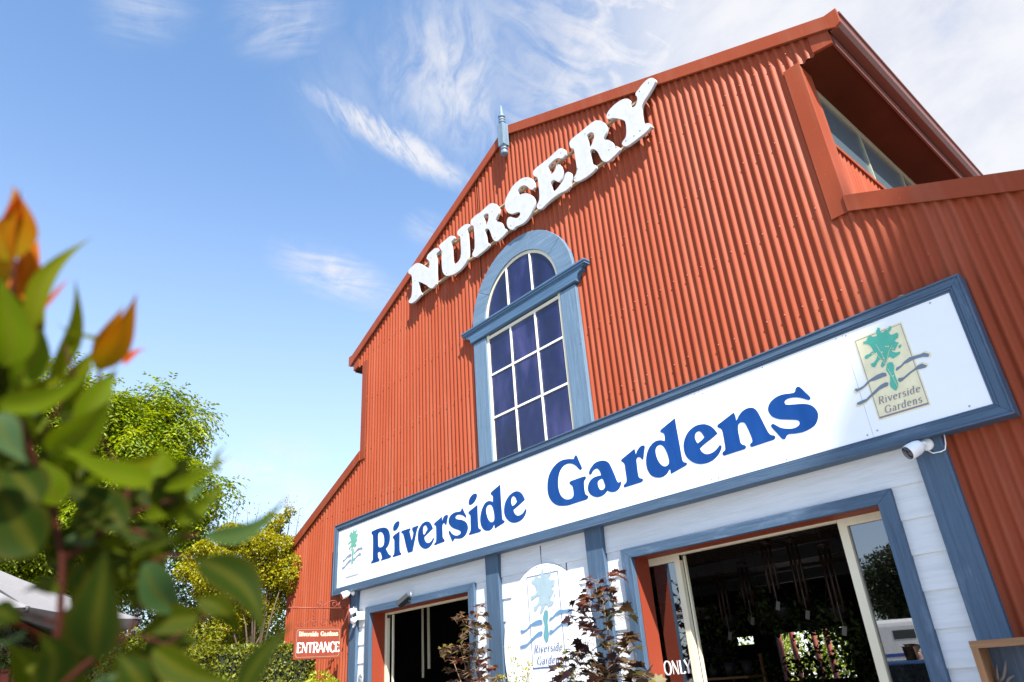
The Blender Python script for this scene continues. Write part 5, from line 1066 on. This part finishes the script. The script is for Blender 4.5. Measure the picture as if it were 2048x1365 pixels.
# ------------------------------------------------------------------ foreground gum branch, close to the lens
GREEN, DARK, YEL, REDL, PALE, OLIV = (0.050, 0.076, 0.0004), (0.016, 0.030, 0.002), (0.27, 0.110, 0.001), (0.27, 0.030, 0.004), (0.045, 0.085, 0.034), (0.100, 0.120, 0.0008)
FLV = [ (-12,570,34,404,66,.71,-.06,'Y'),(70,640,50,470,44,.71,.06,'YR'),(10,480,44,385,40,.72,0,'R'),(200,744,252,612,46,.71,-.07,'Y'),(214,700,262,640,26,.70,.05,'R'),(100,760,150,560,36,.72,.1,'O'),(-8,690,60,560,60,.73,.05,'O'),(140,810,205,690,40,.73,-.1,'O'), (20,600,72,470,40,.72,.05,'YR'),(330,1010,400,915,34,.71,.1,'G'),(300,960,380,1010,40,.70,-.1,'D'),(350,1050,440,960,36,.69,.1,'G'),(240,930,330,900,34,.72,.12,'O'),(270,1100,360,1060,40,.70,.1,'D'),(60,700,104,560,46,.72,-.08,'O'),(40,860,20,700,64,.73,.1,'O'),(90,900,60,760,60,.73,-.1,'G'), # base x, y, tip x, y, width, distance, bend, kind
 (10,525,24,366,68,.70,.1,'Y'),(55,610,62,436,40,.70,.0,'YR'),(58,665,186,468,42,.68,-.12,'O'),(88,618,142,545,9,.7,0,'R'),(8,735,14,552,98,.66,.05,'G'),(28,775,84,640,62,.69,.1,'G'),
 (128,664,242,616,17,.71,.35,'O'),(132,725,112,642,12,.71,.2,'G'),(192,740,267,590,54,.70,.08,'Y'),(248,728,300,688,16,.70,-.05,'R'),(-10,812,188,722,48,.67,.15,'G'),(162,880,244,728,66,.66,-.06,'G'),
 (48,838,115,770,22,.72,.1,'P'),(-6,828,62,925,62,.64,.1,'P'),(95,905,222,800,84,.66,.1,'G'),(305,965,135,880,70,.65,-.12,'G'),(80,1010,-5,900,90,.65,0,'D'),(318,975,452,906,31,.7,.12,'G'),(438,948,456,888,13,.7,-.2,'G'),
 (424,1008,457,968,14,.7,-.15,'G'),(308,1004,424,952,30,.72,.1,'P'),(286,1040,414,1004,42,.69,-.08,'G'),(408,1072,568,984,44,.69,.22,'M'),(250,1065,105,955,84,.68,.08,'D'),(70,1110,-10,970,118,.64,0,'D'),
 (192,1084,112,1086,40,.7,.1,'P'),(198,1086,268,1084,22,.7,0,'G'),(284,1128,392,1230,78,.64,.12,'M'),(398,1120,532,1268,98,.63,-.16,'D'),(384,1112,484,1102,26,.68,.2,'G'),(186,1320,196,1100,116,.62,.03,'D'),
 (402,1236,262,1278,62,.66,.1,'G'),(396,1196,488,1278,50,.67,-.1,'G'),(305,1298,470,1360,62,.65,.1,'G'),(475,1392,586,1246,52,.62,-.06,'D'),(122,1184,32,1182,33,.69,.12,'G'),(-12,1212,52,1238,46,.66,.1,'D'),
 (-4,1294,54,1244,14,.68,.1,'P'),(100,1385,86,1268,94,.65,.1,'D'),(300,1395,236,1300,92,.65,0,'D'),(182,1378,248,1342,22,.66,0,'P'),(350,1096,378,1028,28,.7,.1,'G'),(120,1010,60,900,70,.7,0,'G'),(150,1060,230,1000,60,.7,.1,'D'),
 (100,960,150,850,60,.72,.1,'G'),(30,1000,60,870,70,.74,0,'D'),(40,900,20,760,70,.7,0,'G'),(200,1000,300,1010,50,.72,.1,'D'),(180,1130,270,1120,50,.72,0,'D'),(90,1130,170,1080,60,.72,.1,'D'),(60,1060,130,1120,66,.72,0,'D'),
 (130,1250,180,1180,40,.7,.1,'D'),(260,1210,330,1180,34,.71,.1,'G'),(20,700,50,600,50,.73,0,'G'),(0,640,40,560,44,.75,0,'O'),(120,830,180,770,44,.73,.1,'G'),(70,780,130,690,26,.74,.2,'O')]
def gum_leaf(bm_v, bm_f, bm_c, b_, t_, wpx, dist, bend, kind, rs):
    tilt = rs.uniform(-0.06, 0.08)
    P0 = at(b_[0], b_[1], dist); P1 = at(t_[0], t_[1], dist * (1 + tilt)); Wm = wpx * (0.88 if kind[0] == 'Y' else 0.82) / F_PX * dist
    D = P1 - P0; Ln = np.linalg.norm(D); D /= Ln; toC = CAM - P0; toC /= np.linalg.norm(toC)
    Nn = toC + rs.normal(size=3) * 0.22 + np.array([0, 0, 0.25]); Nn -= D * np.dot(D, Nn); Nn /= np.linalg.norm(Nn); Sd = np.cross(D, Nn)
    n, mseg = 16, 6; o = len(bm_v); wav = rs.uniform(0, 6)
    for i in range(n + 1):
        t = i / n; prof = (t / 0.36) ** 0.75 * math.exp(0.75 * (1 - (t / 0.36))) if t < 0.36 else (1 - ((t - 0.36) / 0.64) ** 1.35) ** 1.25; prof = max(prof, 0.02) if t < 0.99 else 0.006
        c_ = P0 + D * Ln * t + Sd * (bend * Ln * (math.sin(math.pi * t))) - Nn * Ln * 0.10 * (t ** 2) + Nn * 0.02 * Ln * math.sin(wav + t * 5)
        for j in range(mseg + 1):
            s = (j / mseg - 0.5) * 2; bm_v.append(tuple(c_ + Sd * (s * Wm / 2 * prof) + Nn * (abs(s) ** 1.4 * Wm * 0.14 * prof + 0.02 * Wm * math.sin(wav + 7 * t + 2 * s))))
            hi = min(1.0, max(0.0, (1120 - t_[1]) / 260.0)); base = {'G': tuple(GREEN[q_] * (0.55 + 0.85 * hi) for q_ in range(3)), 'D': DARK, 'O': OLIV, 'P': PALE, 'M': (0.035, 0.075, 0.022), 'Y': None, 'YR': None, 'R': None}[kind]  # low green leaves darkened, high ones brightened: shade and sunlight put into the tint
            if kind == 'Y': q = np.array(YEL) * (1 - abs(s) ** 3 * 0.5) + np.array(REDL) * abs(s) ** 3 * 0.5; q = q * (0.35 + 0.65 * min(1, t * 1.8)) + np.array(OLIV) * (0.65 - 0.65 * min(1, t * 1.8))
            elif kind == 'YR': q = np.array(YEL) * 0.65 + np.array(REDL) * (0.25 + 0.35 * abs(s))
            elif kind == 'R': q = np.array(REDL) * 0.8 + np.array(YEL) * 0.2
            else: q = np.array(base)
            if kind not in ('Y', 'YR', 'R'):
                rib = math.exp(-(s * 6) ** 2); q = q * (1 - 0.4 * rib) + np.array((0.10, 0.09, 0.008)) * 0.4 * rib
                if abs(s) > 0.95: q = q * 0.8 + np.array((0.12, 0.06, 0.005)) * 0.2
            bm_c.append(tuple(q))
    for i in range(n):
        for j in range(mseg):
            a = o + i * (mseg + 1) + j; bm_f.append((a, a + 1, a + mseg + 2, a + mseg + 1))
rf = np.random.default_rng(17)
for k in range(120):
    x = rf.uniform(-60, 330) ; y = rf.uniform(870, 1420) if x > 70 else rf.uniform(600, 1130)
    if (x < 140 and 1130 < y < 1290) or (x > 150 and y < 985) or (x > 215 and 1180 < y < 1290): continue
    a_ = rf.uniform(-0.4, 2.4) if x > 100 else rf.uniform(-2.2, 0.6); L_ = rf.uniform(90, 150)
    xe_, ye_ = x + L_ * math.sin(a_), y - L_ * math.cos(a_)
    if any(205 < x + (xe_ - x) * q_ < 310 and 1190 < y + (ye_ - y) * q_ < 1265 for q_ in (0, .25, .5, .75, 1)): continue
    FLV.append((x, y, xe_, ye_, rf.uniform(38, 70), rf.uniform(.70, .82), rf.uniform(-.12, .12), 'GDDOGD'[rf.integers(6)]))
gv, gf, gc = [], [], []; rs = np.random.default_rng(8)
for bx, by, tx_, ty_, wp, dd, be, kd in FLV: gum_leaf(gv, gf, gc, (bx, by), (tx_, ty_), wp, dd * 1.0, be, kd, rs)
gb = at(40, 1500, .72)
GP = thing('gum_sapling', (gb[0], gb[1], 0), 'blurred gum sapling with green leaves and orange young tips in the foreground', 'plant')
me = bpy.data.meshes.new('foliage'); me.from_pydata(gv, [], gf); me.polygons.foreach_set('use_smooth', [True] * len(me.polygons))
a = me.attributes.new('tint', 'FLOAT_COLOR', 'POINT'); c4 = np.ones((len(gv), 4)); c4[:, :3] = np.array(gc); a.data.foreach_set('color', c4.reshape(-1))
link('foliage', me, M_FLEAF, GP)
b = MB()
for pts, r in (([(60,1480),(85,1370),(120,1250),(125,1120),(105,1010),(60,900),(35,790),(20,640),(30,520)], .0050), ([(70,1420),(170,1330),(262,1265),(290,1190),(292,1130)], .0040), ([(125,1120),(190,1075),(252,1020),(258,960),(215,900),(180,840),(200,740)], .0042), ([(252,1030),(310,1010),(350,1000)], .003), ([(262,1060),(330,1080),(400,1070)], .003), ([(292,1130),(340,1110),(390,1118)], .0026), ([(60,900),(110,830),(150,760),(130,690)], .0024), ([(85,650),(60,690),(40,760)], .0022), ([(262,1265),(330,1290),(420,1230)], .0026), ([(120,1250),(60,1230),(10,1215)], .0025)):
    b.tube([at(x, y, .70 + 0.01 * math.sin(i * 2.1)) for i, (x, y) in enumerate(pts)], [r * 0.68 * (1 - 0.6 * i / len(pts)) for i in range(len(pts))], 8)
q0 = at(60, 1480, .70); b.tube([(gb[0], gb[1], 0), (gb[0] + 0.02, gb[1] + 0.02, q0[2] * 0.5), q0], [.012, .010, .006], 8)
b.build('stem', M_TWIG, GP)

# ------------------------------------------------------------------ things inside the shop
TAN = flat('chime_tube_paint', (0.024, 0.010, 0.006)); 
def chime(px_, py_, yy, ln, label):
    x_, z_ = on_y(px_, py_, yy); T_ = thing('wind_chime', (x_, yy, z_), label, 'wind chime', 'wind chimes hanging in the shop')
    b = MB(); b.tube([(x_, yy, 2.96), (x_, yy, z_)], 0.003, 5); b.build('cord', M_DARKPL, T_)
    b = MB(); b.lathe([(0.05, -0.01), (0.055, 0), (0.05, 0.012)], (x_, yy, z_), (0, 0, 1), 16); b.build('disc', TAN, T_)
    b = MB()
    for k in range(6):
        a = R(60 * k); q = ln * (0.8 + 0.07 * ((k * 2) % 5)); b.tube([(x_ + 0.045 * math.cos(a), yy + 0.045 * math.sin(a), z_ - 0.04), (x_ + 0.045 * math.cos(a), yy + 0.045 * math.sin(a), z_ - 0.04 - q)], 0.011, 8)
    b.build('tube_set', TAN, T_)
    b = MB(); b.tube([(x_, yy, z_), (x_, yy, z_ - ln - 0.12)], 0.0025, 5); b.bar((x_ - 0.012, yy, z_ - ln - 0.19), (x_ + 0.01, yy, z_ - ln - 0.12), 0.042, 0.003, (0.2, 1, 0.1 * (ln * 31 % 3))); b.build('wind_sail', flat('white_tag', (0.16, 0.16, 0.15)) if 'white_tag' not in bpy.data.materials else bpy.data.materials['white_tag'], T_)
for px_, py_, yy, ln, lb in ((1437,1150,1.6,.42,'short reddish wind chime hanging left in the right doorway'),(1482,1128,1.9,.40,'reddish wind chime hanging second from left in the doorway'),(1528,1085,1.3,.40,'reddish wind chime hanging high near the middle of the doorway'),(1580,1080,1.5,.50,'long reddish wind chime hanging under the middle of the door head'),(1645,1090,1.4,.55,'longest reddish wind chime hanging near the right stile')):
    chime(px_, py_, yy, ln, lb)
hx = on_y(848, 1230, 0.9)[0]
HB = thing('hanging_blind_rod', (hx, 0.9, 2.3), 'pair of cream rods hanging inside the left doorway', 'rods')
b = MB(); x_, z0_ = on_y(846, 1356, 0.9); b.box(x_ - 0.012, x_ + 0.012, 0.89, 0.91, z0_, 2.98); b.build('rod', M_CREAM, HB)
b = MB(); x_, z0_ = on_y(858, 1338, 0.95); b.box(x_ - 0.018, x_ + 0.018, 0.94, 0.96, z0_, 2.98); b.build('rod', M_CREAM, HB)
BN = thing('display_bench', (1.2, 5.2, 0), 'dark timber display bench inside the shop', 'bench')
b = MB(); b.box(-1.5, 3.2, 4.9, 5.6, 0.78, 0.82); b.build('bench_top', M_TIMBERX, BN)
for xa in (-1.45, 3.1):
    for ya_ in (4.95, 5.5): b = MB(); b.box(xa, xa + 0.06, ya_, ya_ + 0.06, 0.02, 0.78); b.build('leg', M_TIMBER, BN)
M_POT = flat('terracotta_pot', (0.20, 0.075, 0.04))
pot_lab = ['leafy potted plant at the left end of the shop bench', 'tall potted plant second on the shop bench', 'spreading potted plant near the bench middle', 'bushy potted plant right of the bench middle', 'potted plant nearing the right end of the bench', 'last potted plant at the right end of the bench']
for k in range(6):
    x_ = -1.1 + k * 0.75; T_ = thing('potted_plant', (x_, 5.25, 0.82), pot_lab[k], 'potted plant', 'potted plants on the shop bench')
    b = MB(); b.lathe([(0.08, 0), (0.12, 0.2), (0.13, 0.2), (0.13, 0.23), (0.11, 0.23), (0.1, 0.19)], (x_, 5.25, 0.821), (0, 0, 1), 18); b.build('pot', M_POT, T_)
    n = 260; P = np.array([x_, 5.25, 1.35 + 0.1 * (k % 3)]) + rdir(n) * (0.12 + 0.28 * RNG.random((n, 1))); link('foliage', leaves(P, rdir(n), rdir(n, .5), 0.11, 0.05, tints(n, (0.03, 0.07, 0.01), (0.08, 0.13, 0.02)), 'foliage'), M_LEAF, T_)
    b = MB(); b.tube([(x_, 5.25, 1.0), (x_, 5.25, 1.4)], 0.012, 6); b.build('stem', M_BARK, T_)
for k, (px_, py_, yy) in enumerate(((1405,1215,1.9),(1395,1290,2.6),(1460,1235,3.2),(1500,1180,2.4),(1530,1225,3.4),(1565,1215,2.7),(1610,1195,3.0),(1625,1240,3.8),(1670,1215,2.2),(1690,1255,3.2),(1440,1295,4.0))):
    x_, z_ = on_y(px_, py_, yy); T_ = thing('hanging_pot', (x_, yy, z_), 'dark trailing hanging pot among the stock inside the right doorway', 'hanging pot', 'hanging pots inside the shop')
    b = MB(); b.lathe([(0.06, -0.12), (0.10, -0.02), (0.105, 0.0), (0.09, 0.0)], (x_, yy, z_), (0, 0, 1), 14); b.build('pot', (TAN, M_DARKPL, M_DARKPL)[k % 3], T_)
    b = MB()
    for a_ in (0, 120, 240): b.tube([(x_ + 0.1 * math.cos(R(a_)), yy + 0.1 * math.sin(R(a_)), z_), (x_, yy, z_ + 0.35)], 0.003, 4)
    b.tube([(x_, yy, z_ + 0.35), (x_, yy, 2.97)], 0.003, 4); b.build('hanger', M_DARKPL, T_)
    n = 120; P = np.array([x_, yy, z_]) + rdir(n) * np.array([0.16, 0.16, 0.12]) - np.array([0, 0, 1.0]) * RNG.random((n, 1)) * 0.22; link('foliage', leaves(P, rdir(n, -.6), rdir(n, .5), 0.07, 0.035, tints(n, (0.02, 0.045, 0.008), (0.06, 0.09, 0.015)), 'foliage'), M_LEAF, T_)
for k, (x0_, yy, lb_) in enumerate(((-1.3, 3.0, 'left plant shelf with three tiers of small stock in the shop'), (2.0, 4.2, 'right plant shelf with three tiers of small stock in the shop'))):
    T_ = thing('plant_shelf', (x0_ + 0.7, yy, 0), lb_, 'shelf')
    for zz in (0.5, 1.0, 1.45): b = MB(); b.box(x0_, x0_ + 1.4, yy, yy + 0.35, zz, zz + 0.025); b.build('tier', M_TIMBERX, T_)
    for xa_ in (x0_, x0_ + 1.37): b = MB(); b.box(xa_, xa_ + 0.03, yy + 0.351, yy + 0.38, 0.02, 1.7); b.build('upright', M_TIMBER, T_)
    for zz in (0.525, 1.025, 1.475):
        for q_ in range(6):
            xx_ = x0_ + 0.12 + q_ * 0.235; hh = random.uniform(0.10, 0.2); b = MB(); b.lathe([(0.05, 0), (0.07, hh), (0.06, hh)], (xx_, yy + 0.18, zz + 0.001), (0, 0, 1), 12)
            lab(b.build('small_pot', (M_POT, SLATE, M_DARKPL, M_DARKPL, TAN)[random.randrange(5)]), 'small pot standing on a tier of the %s plant shelf' % ('left', 'right')[k], 'pot', 'small pots on the %s plant shelf' % ('left', 'right')[k])
# garden behind the shop, seen through its rear openings
bl = ['bright green garden bush behind the shop rear opening on the left', 'tall bright garden bush in the middle behind the shop', 'wide bright garden bush right behind the shop']
for k, (x_, y_, r_) in enumerate(((-5.6, 15.2, 1.7), (-2.8, 15.6, 1.8), (0.2, 15.8, 1.8))):
    T_ = thing('garden_bush', (x_, y_, 0), bl[k], 'bush'); cl = [((x_ + dx * r_, y_ + 0.3 * dx, 1.0 + 0.5 * dz), r_ * 0.5) for dx in (-.6, 0, .6) for dz in (0, 1.2, 2.1)]
    crown_leaves('foliage', cl, 700, 0.13, 0.5, (0.10, 0.17, 0.015), (0.26, 0.28, 0.02), T_)
    b = MB(); b.tube([(x_, y_, 0), (x_, y_, 1.8)], [.08, .03], 8); b.build('stem', M_BARK, T_)
PF = flat('faded_red_post_paint', (0.42, 0.13, 0.10))
for k, px_ in enumerate((1563, 1590, 1634, 1660)):
    x_, z_ = on_y(px_, 1300, 11.2); b = MB(); b.lathe([(0.06, 0), (0.06, 2.9), (0.07, 2.92), (0.05, 3.0)], (x_, 11.2, 0), (0, 0, 1), 12)
    lab(b.build('verandah_post', PF), ['leftmost red post behind the shop rear opening', 'second red post from left behind the shop', 'third red post from left behind the shop', 'rightmost red post behind the shop rear opening'][k], 'post', 'red posts behind the shop')

# ------------------------------------------------------------------ across the road: what the door glass mirrors, and the tree that shades the right corner
GY = 0.216
def mirrored(x, y, t):
    V = CAM + ray(x, y) / np.linalg.norm(ray(x, y)) * t; return np.array([V[0], 2 * GY - V[1], V[2]])
q = mirrored(1800, 1180, 34); T_ = thing('gum_tree', (q[0], q[1], 0), 'dark broad gum tree across the road, mirrored in the right sidelight', 'tree')
cl = [(mirrored(x, y, t), r) for x, y, t, r in ((1790,1130,34,1.0),(1770,1150,34,1.1),(1800,1160,34,1.3),(1755,1170,34,.9),(1825,1170,34,1.3),(1780,1185,34,1.2),(1815,1200,34,1.2),(1765,1205,34,.7),(1835,1215,34,1.0),(1800,1225,34,.9),(1840,1120,34,1.3),(1860,1160,34,1.5),(1850,1240,34,1.2),(1815,1110,34,.8))]
crown_leaves('crown', cl, 900, 0.16, 0.45, (0.03, 0.045, 0.015), (0.07, 0.085, 0.03), T_)
b = MB(); trunk_to(b, (q[0], q[1], 0), (q[0], q[1], q[2] - 1.5), [tuple(c_[0]) for c_ in cl[:8]], 0.3); b.build('trunk', M_BARK, T_)
q = mirrored(1815, 1300, 24); dirv = np.array([q[0] - CAM[0], q[1] - CAM[1]]); dirv /= np.linalg.norm(dirv); ang = math.atan2(dirv[1], dirv[0]) + math.pi / 2
BU = thing('white_bus', (q[0], q[1], 0), 'white bus with a blue stripe parked across the road', 'bus'); 
def rot_build(fn, name, m_, parent, org, ang, bev=0):
    mb = MB(); fn(mb); me = mb.mesh(name); me.transform(Matrix.Translation((org[0], org[1], 0)) @ Matrix.Rotation(ang, 4, 'Z')); o = link(name, me, m_, parent)
    if bev: md = o.modifiers.new('bevel', 'BEVEL'); md.width = bev; md.segments = 3; md.limit_method = 'ANGLE'
    return o
M_BUSW = flat('white_bus_paint', (0.75, 0.75, 0.73), 0.3); M_CARG = mat('dark_car_glass', (0.02, 0.025, 0.03), 0.05, 0.7); M_BUSB = flat('blue_stripe_paint', (0.03, 0.08, 0.32), 0.3); M_TYRE = flat('tyre_rubber', (0.02, 0.02, 0.02), 0.8)
bd = rot_build(lambda mb: mb.box(-4.5, 4.5, -1.2, 1.2, 0.4, 2.42), 'body', M_BUSW, BU, q, ang, 0.18)
rot_build(lambda mb: [mb.box(-4.51, 4.51, s * 1.205 - 0.004, s * 1.205 + 0.004, 1.50, 1.58) for s in (-1, 1)], 'stripe', M_BUSB, BU, q, ang)
for k in range(7):
    rot_build(lambda mb: [mb.box(-4.0 + k * 1.15, -3.45 + k * 1.15, s * 1.203 - 0.006, s * 1.203 + 0.006, 1.92, 2.14) for s in (-1, 1)], 'window', M_CARG, BU, q, ang, 0.004)
for xx in (-3.0, 3.0):
    for s in (-1, 1): rot_build(lambda mb: mb.lathe([(0.3, -0.12), (0.42, -0.12), (0.42, 0.12), (0.3, 0.12)], (xx, s * 1.1, 0.42), (0, 1, 0), 20), 'wheel', M_TYRE, BU, q, ang)
q = mirrored(1785, 1318, 13.5)
CR = thing('blue_car', (q[0], q[1], 0), 'blue car parked facing the shop, mirrored in the right sidelight', 'car')
def carbody(mb): mb.prism([(-2.1,.35),(2.1,.35),(2.15,.75),(1.9,.95),(1.1,1.0),(.55,1.48),(-1.0,1.5),(-1.75,1.02),(-2.1,.95)], -0.85, 0.85)
rot_build(carbody, 'body', flat('blue_car_paint', (0.03, 0.07, 0.16), 0.25), CR, q, ang + 0.2, 0.07)
rot_build(lambda mb: mb.prism([(1.02,1.03),(.53,1.43),(-.95,1.45),(-1.6,1.04)], -0.86, 0.86), 'window', M_CARG, CR, q, ang + 0.2)
for xx in (-1.35, 1.35):
    for s in (-1, 1): rot_build(lambda mb: mb.lathe([(0.2, -0.1), (0.32, -0.1), (0.32, 0.1), (0.2, 0.1)], (xx, s * 0.8, 0.32), (0, 1, 0), 20), 'wheel', M_TYRE, CR, q, ang + 0.2)
for s in (-1, 1): rot_build(lambda mb: mb.box(2.06, 2.17, s * 0.6 - 0.15, s * 0.6 + 0.15, 0.68, 0.82), 'headlight', M_WHITEPL, CR, q, ang + 0.2, 0.02)

# the tall tree whose crown shades the right end of the front
sv = np.array(SUNV); nC = 15000
uv = rdir(nC) * np.clip(0.2 + 0.8 * RNG.random((nC, 1)) ** 0.5 + np.abs(RNG.normal(size=(nC, 1))) * 0.05 * (RNG.random((nC, 1)) < 0.5), 0, 1.3)
P = np.array([7.65, 0.0, 1.2]) + np.stack([uv[:, 0] * 4.7, np.zeros(nC), uv[:, 2] * 4.7], 1) + sv * (22.5 + 2.8 * uv[:, 1:2])
ctr = np.array([7.65, 0, 1.2]) + sv * 22.5
T_ = thing('tall_gum_tree', (ctr[0], ctr[1], 0), 'very tall gum tree off to the right that shades the corner of the barn', 'tree')
link('crown', leaves(P, rdir(nC), rdir(nC) + sv, 0.5, 0.4, tints(nC, (0.03, 0.05, 0.015), (0.08, 0.10, 0.03)), 'crown'), M_LEAF, T_)
b = MB(); trunk_to(b, (ctr[0], ctr[1], 0), (ctr[0], ctr[1], ctr[2] - 4), [tuple(P[k]) for k in range(0, 500, 50)], 0.45); b.build('trunk', M_BARK, T_)

# ------------------------------------------------------------------ person mirrored in the sidelight
q = mirrored(1838, 1330, 13.0); PX, PY = q[0], q[1]
PE = thing('person', (PX, PY, 0), 'person in a grey-purple jacket with tied brown hair, mirrored in the right sidelight', 'person')
def skin(name, verts, edges, radii, m_, parent, lv=2):
    me = bpy.data.meshes.new(name); me.from_pydata(verts, edges, []); o = bpy.data.objects.new(name, me); COL.objects.link(o)
    md = o.modifiers.new('skin', 'SKIN'); me.skin_vertices.new() if not me.skin_vertices else None
    for v, r in zip(me.skin_vertices[0].data, radii): v.radius = r if isinstance(r, tuple) else (r, r)
    me.skin_vertices[0].data[0].use_root = True
    sb = o.modifiers.new('sub', 'SUBSURF'); sb.levels = lv; sb.render_levels = lv
    dg = bpy.context.evaluated_depsgraph_get(); m2 = bpy.data.meshes.new_from_object(o.evaluated_get(dg)); bpy.data.objects.remove(o)
    a_ = math.atan2(-PY, -PX) + math.pi; m2.transform(Matrix.Translation((PX, PY, 0)) @ Matrix.Rotation(R(20), 4, 'Z') @ Matrix.Scale(1.02, 4)); m2.polygons.foreach_set('use_smooth', [True] * len(m2.polygons)); m2.name = name
    return link(name, m2, m_, parent)
V = [(0,0,.92),(0,0,1.08),(0,0,1.25),(0,0,1.36),(0,-.01,1.43),(0,-.02,1.50),(0,-.02,1.58)]; Ed = [(0,1),(1,2),(2,3),(3,4),(4,5),(5,6)]; Rr = [(.15,.11),(.13,.10),(.16,.11),(.13,.09),.05,.075,.07]
for s in (-1, 1):
    k = len(V); V += [(s*.17,0,1.34),(s*.22,.02,1.08),(s*.20,-.10,.86),(s*.19,-.13,.79)]; Ed += [(3,k),(k,k+1),(k+1,k+2),(k+2,k+3)]; Rr += [.055,.042,.032,(.035,.018)]
    for f in range(5):
        fx_ = (f - 2) * 0.016; kk = len(V); ln_ = (0.045, .06, .066, .06, .048)[f]
        V += [(s*.19 + fx_, -.145, .765), (s*.19 + fx_ * 1.1, -.15, .765 - ln_)]; Ed += [(k+3, kk), (kk, kk+1)]; Rr += [.0095, .008]
    k = len(V); V += [(s*.09,0,.86),(s*.10,-.01,.48),(s*.10,.02,.09),(s*.10,-.12,.03)]; Ed += [(0,k),(k,k+1),(k+1,k+2),(k+2,k+3)]; Rr += [.085,.058,.042,(.04,.025)]
body = skin('body', V, Ed, Rr, flat('skin_tone', (0.48, 0.28, 0.20), 0.5), PE)
J = [(0,0,.90),(0,0,1.08),(0,0,1.25),(0,0,1.37)]; Je = [(0,1),(1,2),(2,3)]; Jr = [(.175,.135),(.16,.125),(.185,.135),(.13,.105)]
for s in (-1, 1):
    k = len(J); J += [(s*.175,0,1.345),(s*.225,.02,1.08),(s*.205,-.09,.88)]; Je += [(3,k),(k,k+1),(k+1,k+2)]; Jr += [.075,.062,.05]
skin('jacket', J, Je, Jr, flat('grey_purple_cloth', (0.20, 0.19, 0.27), 0.8), body)
Tq = [(0,0,.92)]; Te = []; Tr = [(.165,.125)]
for s in (-1, 1):
    k = len(Tq); Tq += [(s*.09,0,.84),(s*.10,-.01,.48),(s*.10,.02,.12)]; Te += [(0,k),(k,k+1),(k+1,k+2)]; Tr += [.10,.075,.06]
skin('trousers', Tq, Te, Tr, flat('dark_denim', (0.03, 0.04, 0.07), 0.8), body)
skin('hair', [(0,.02,1.56),(0,.01,1.62),(0,.09,1.55),(0,.12,1.45),(0,.11,1.36)], [(0,1),(0,2),(2,3),(3,4)], [.098,.085,.055,.04,.022], flat('brown_hair', (0.09, 0.045, 0.02), 0.6), body)
fc = MB()
for s in (-1, 1): fc.lathe([(0.012, -.004), (0.009, .004), (0.001, .007)], (s * .03, -.088, 1.545), (0, -1, 0), 10)
me = fc.mesh('eye'); me.transform(Matrix.Translation((PX, PY, 0)) @ Matrix.Rotation(R(20), 4, 'Z') @ Matrix.Scale(1.02, 4)); link('eye', me, M_DARKPL, body)
fc = MB(); fc.lathe([(0.016, 0), (0.012, .02), (0.003, .03)], (0, -.09, 1.505), (0, -0.9, -0.4), 10); me = fc.mesh('nose'); me.transform(Matrix.Translation((PX, PY, 0)) @ Matrix.Rotation(R(20), 4, 'Z') @ Matrix.Scale(1.02, 4)); link('nose', me, bpy.data.materials['skin_tone'], body)
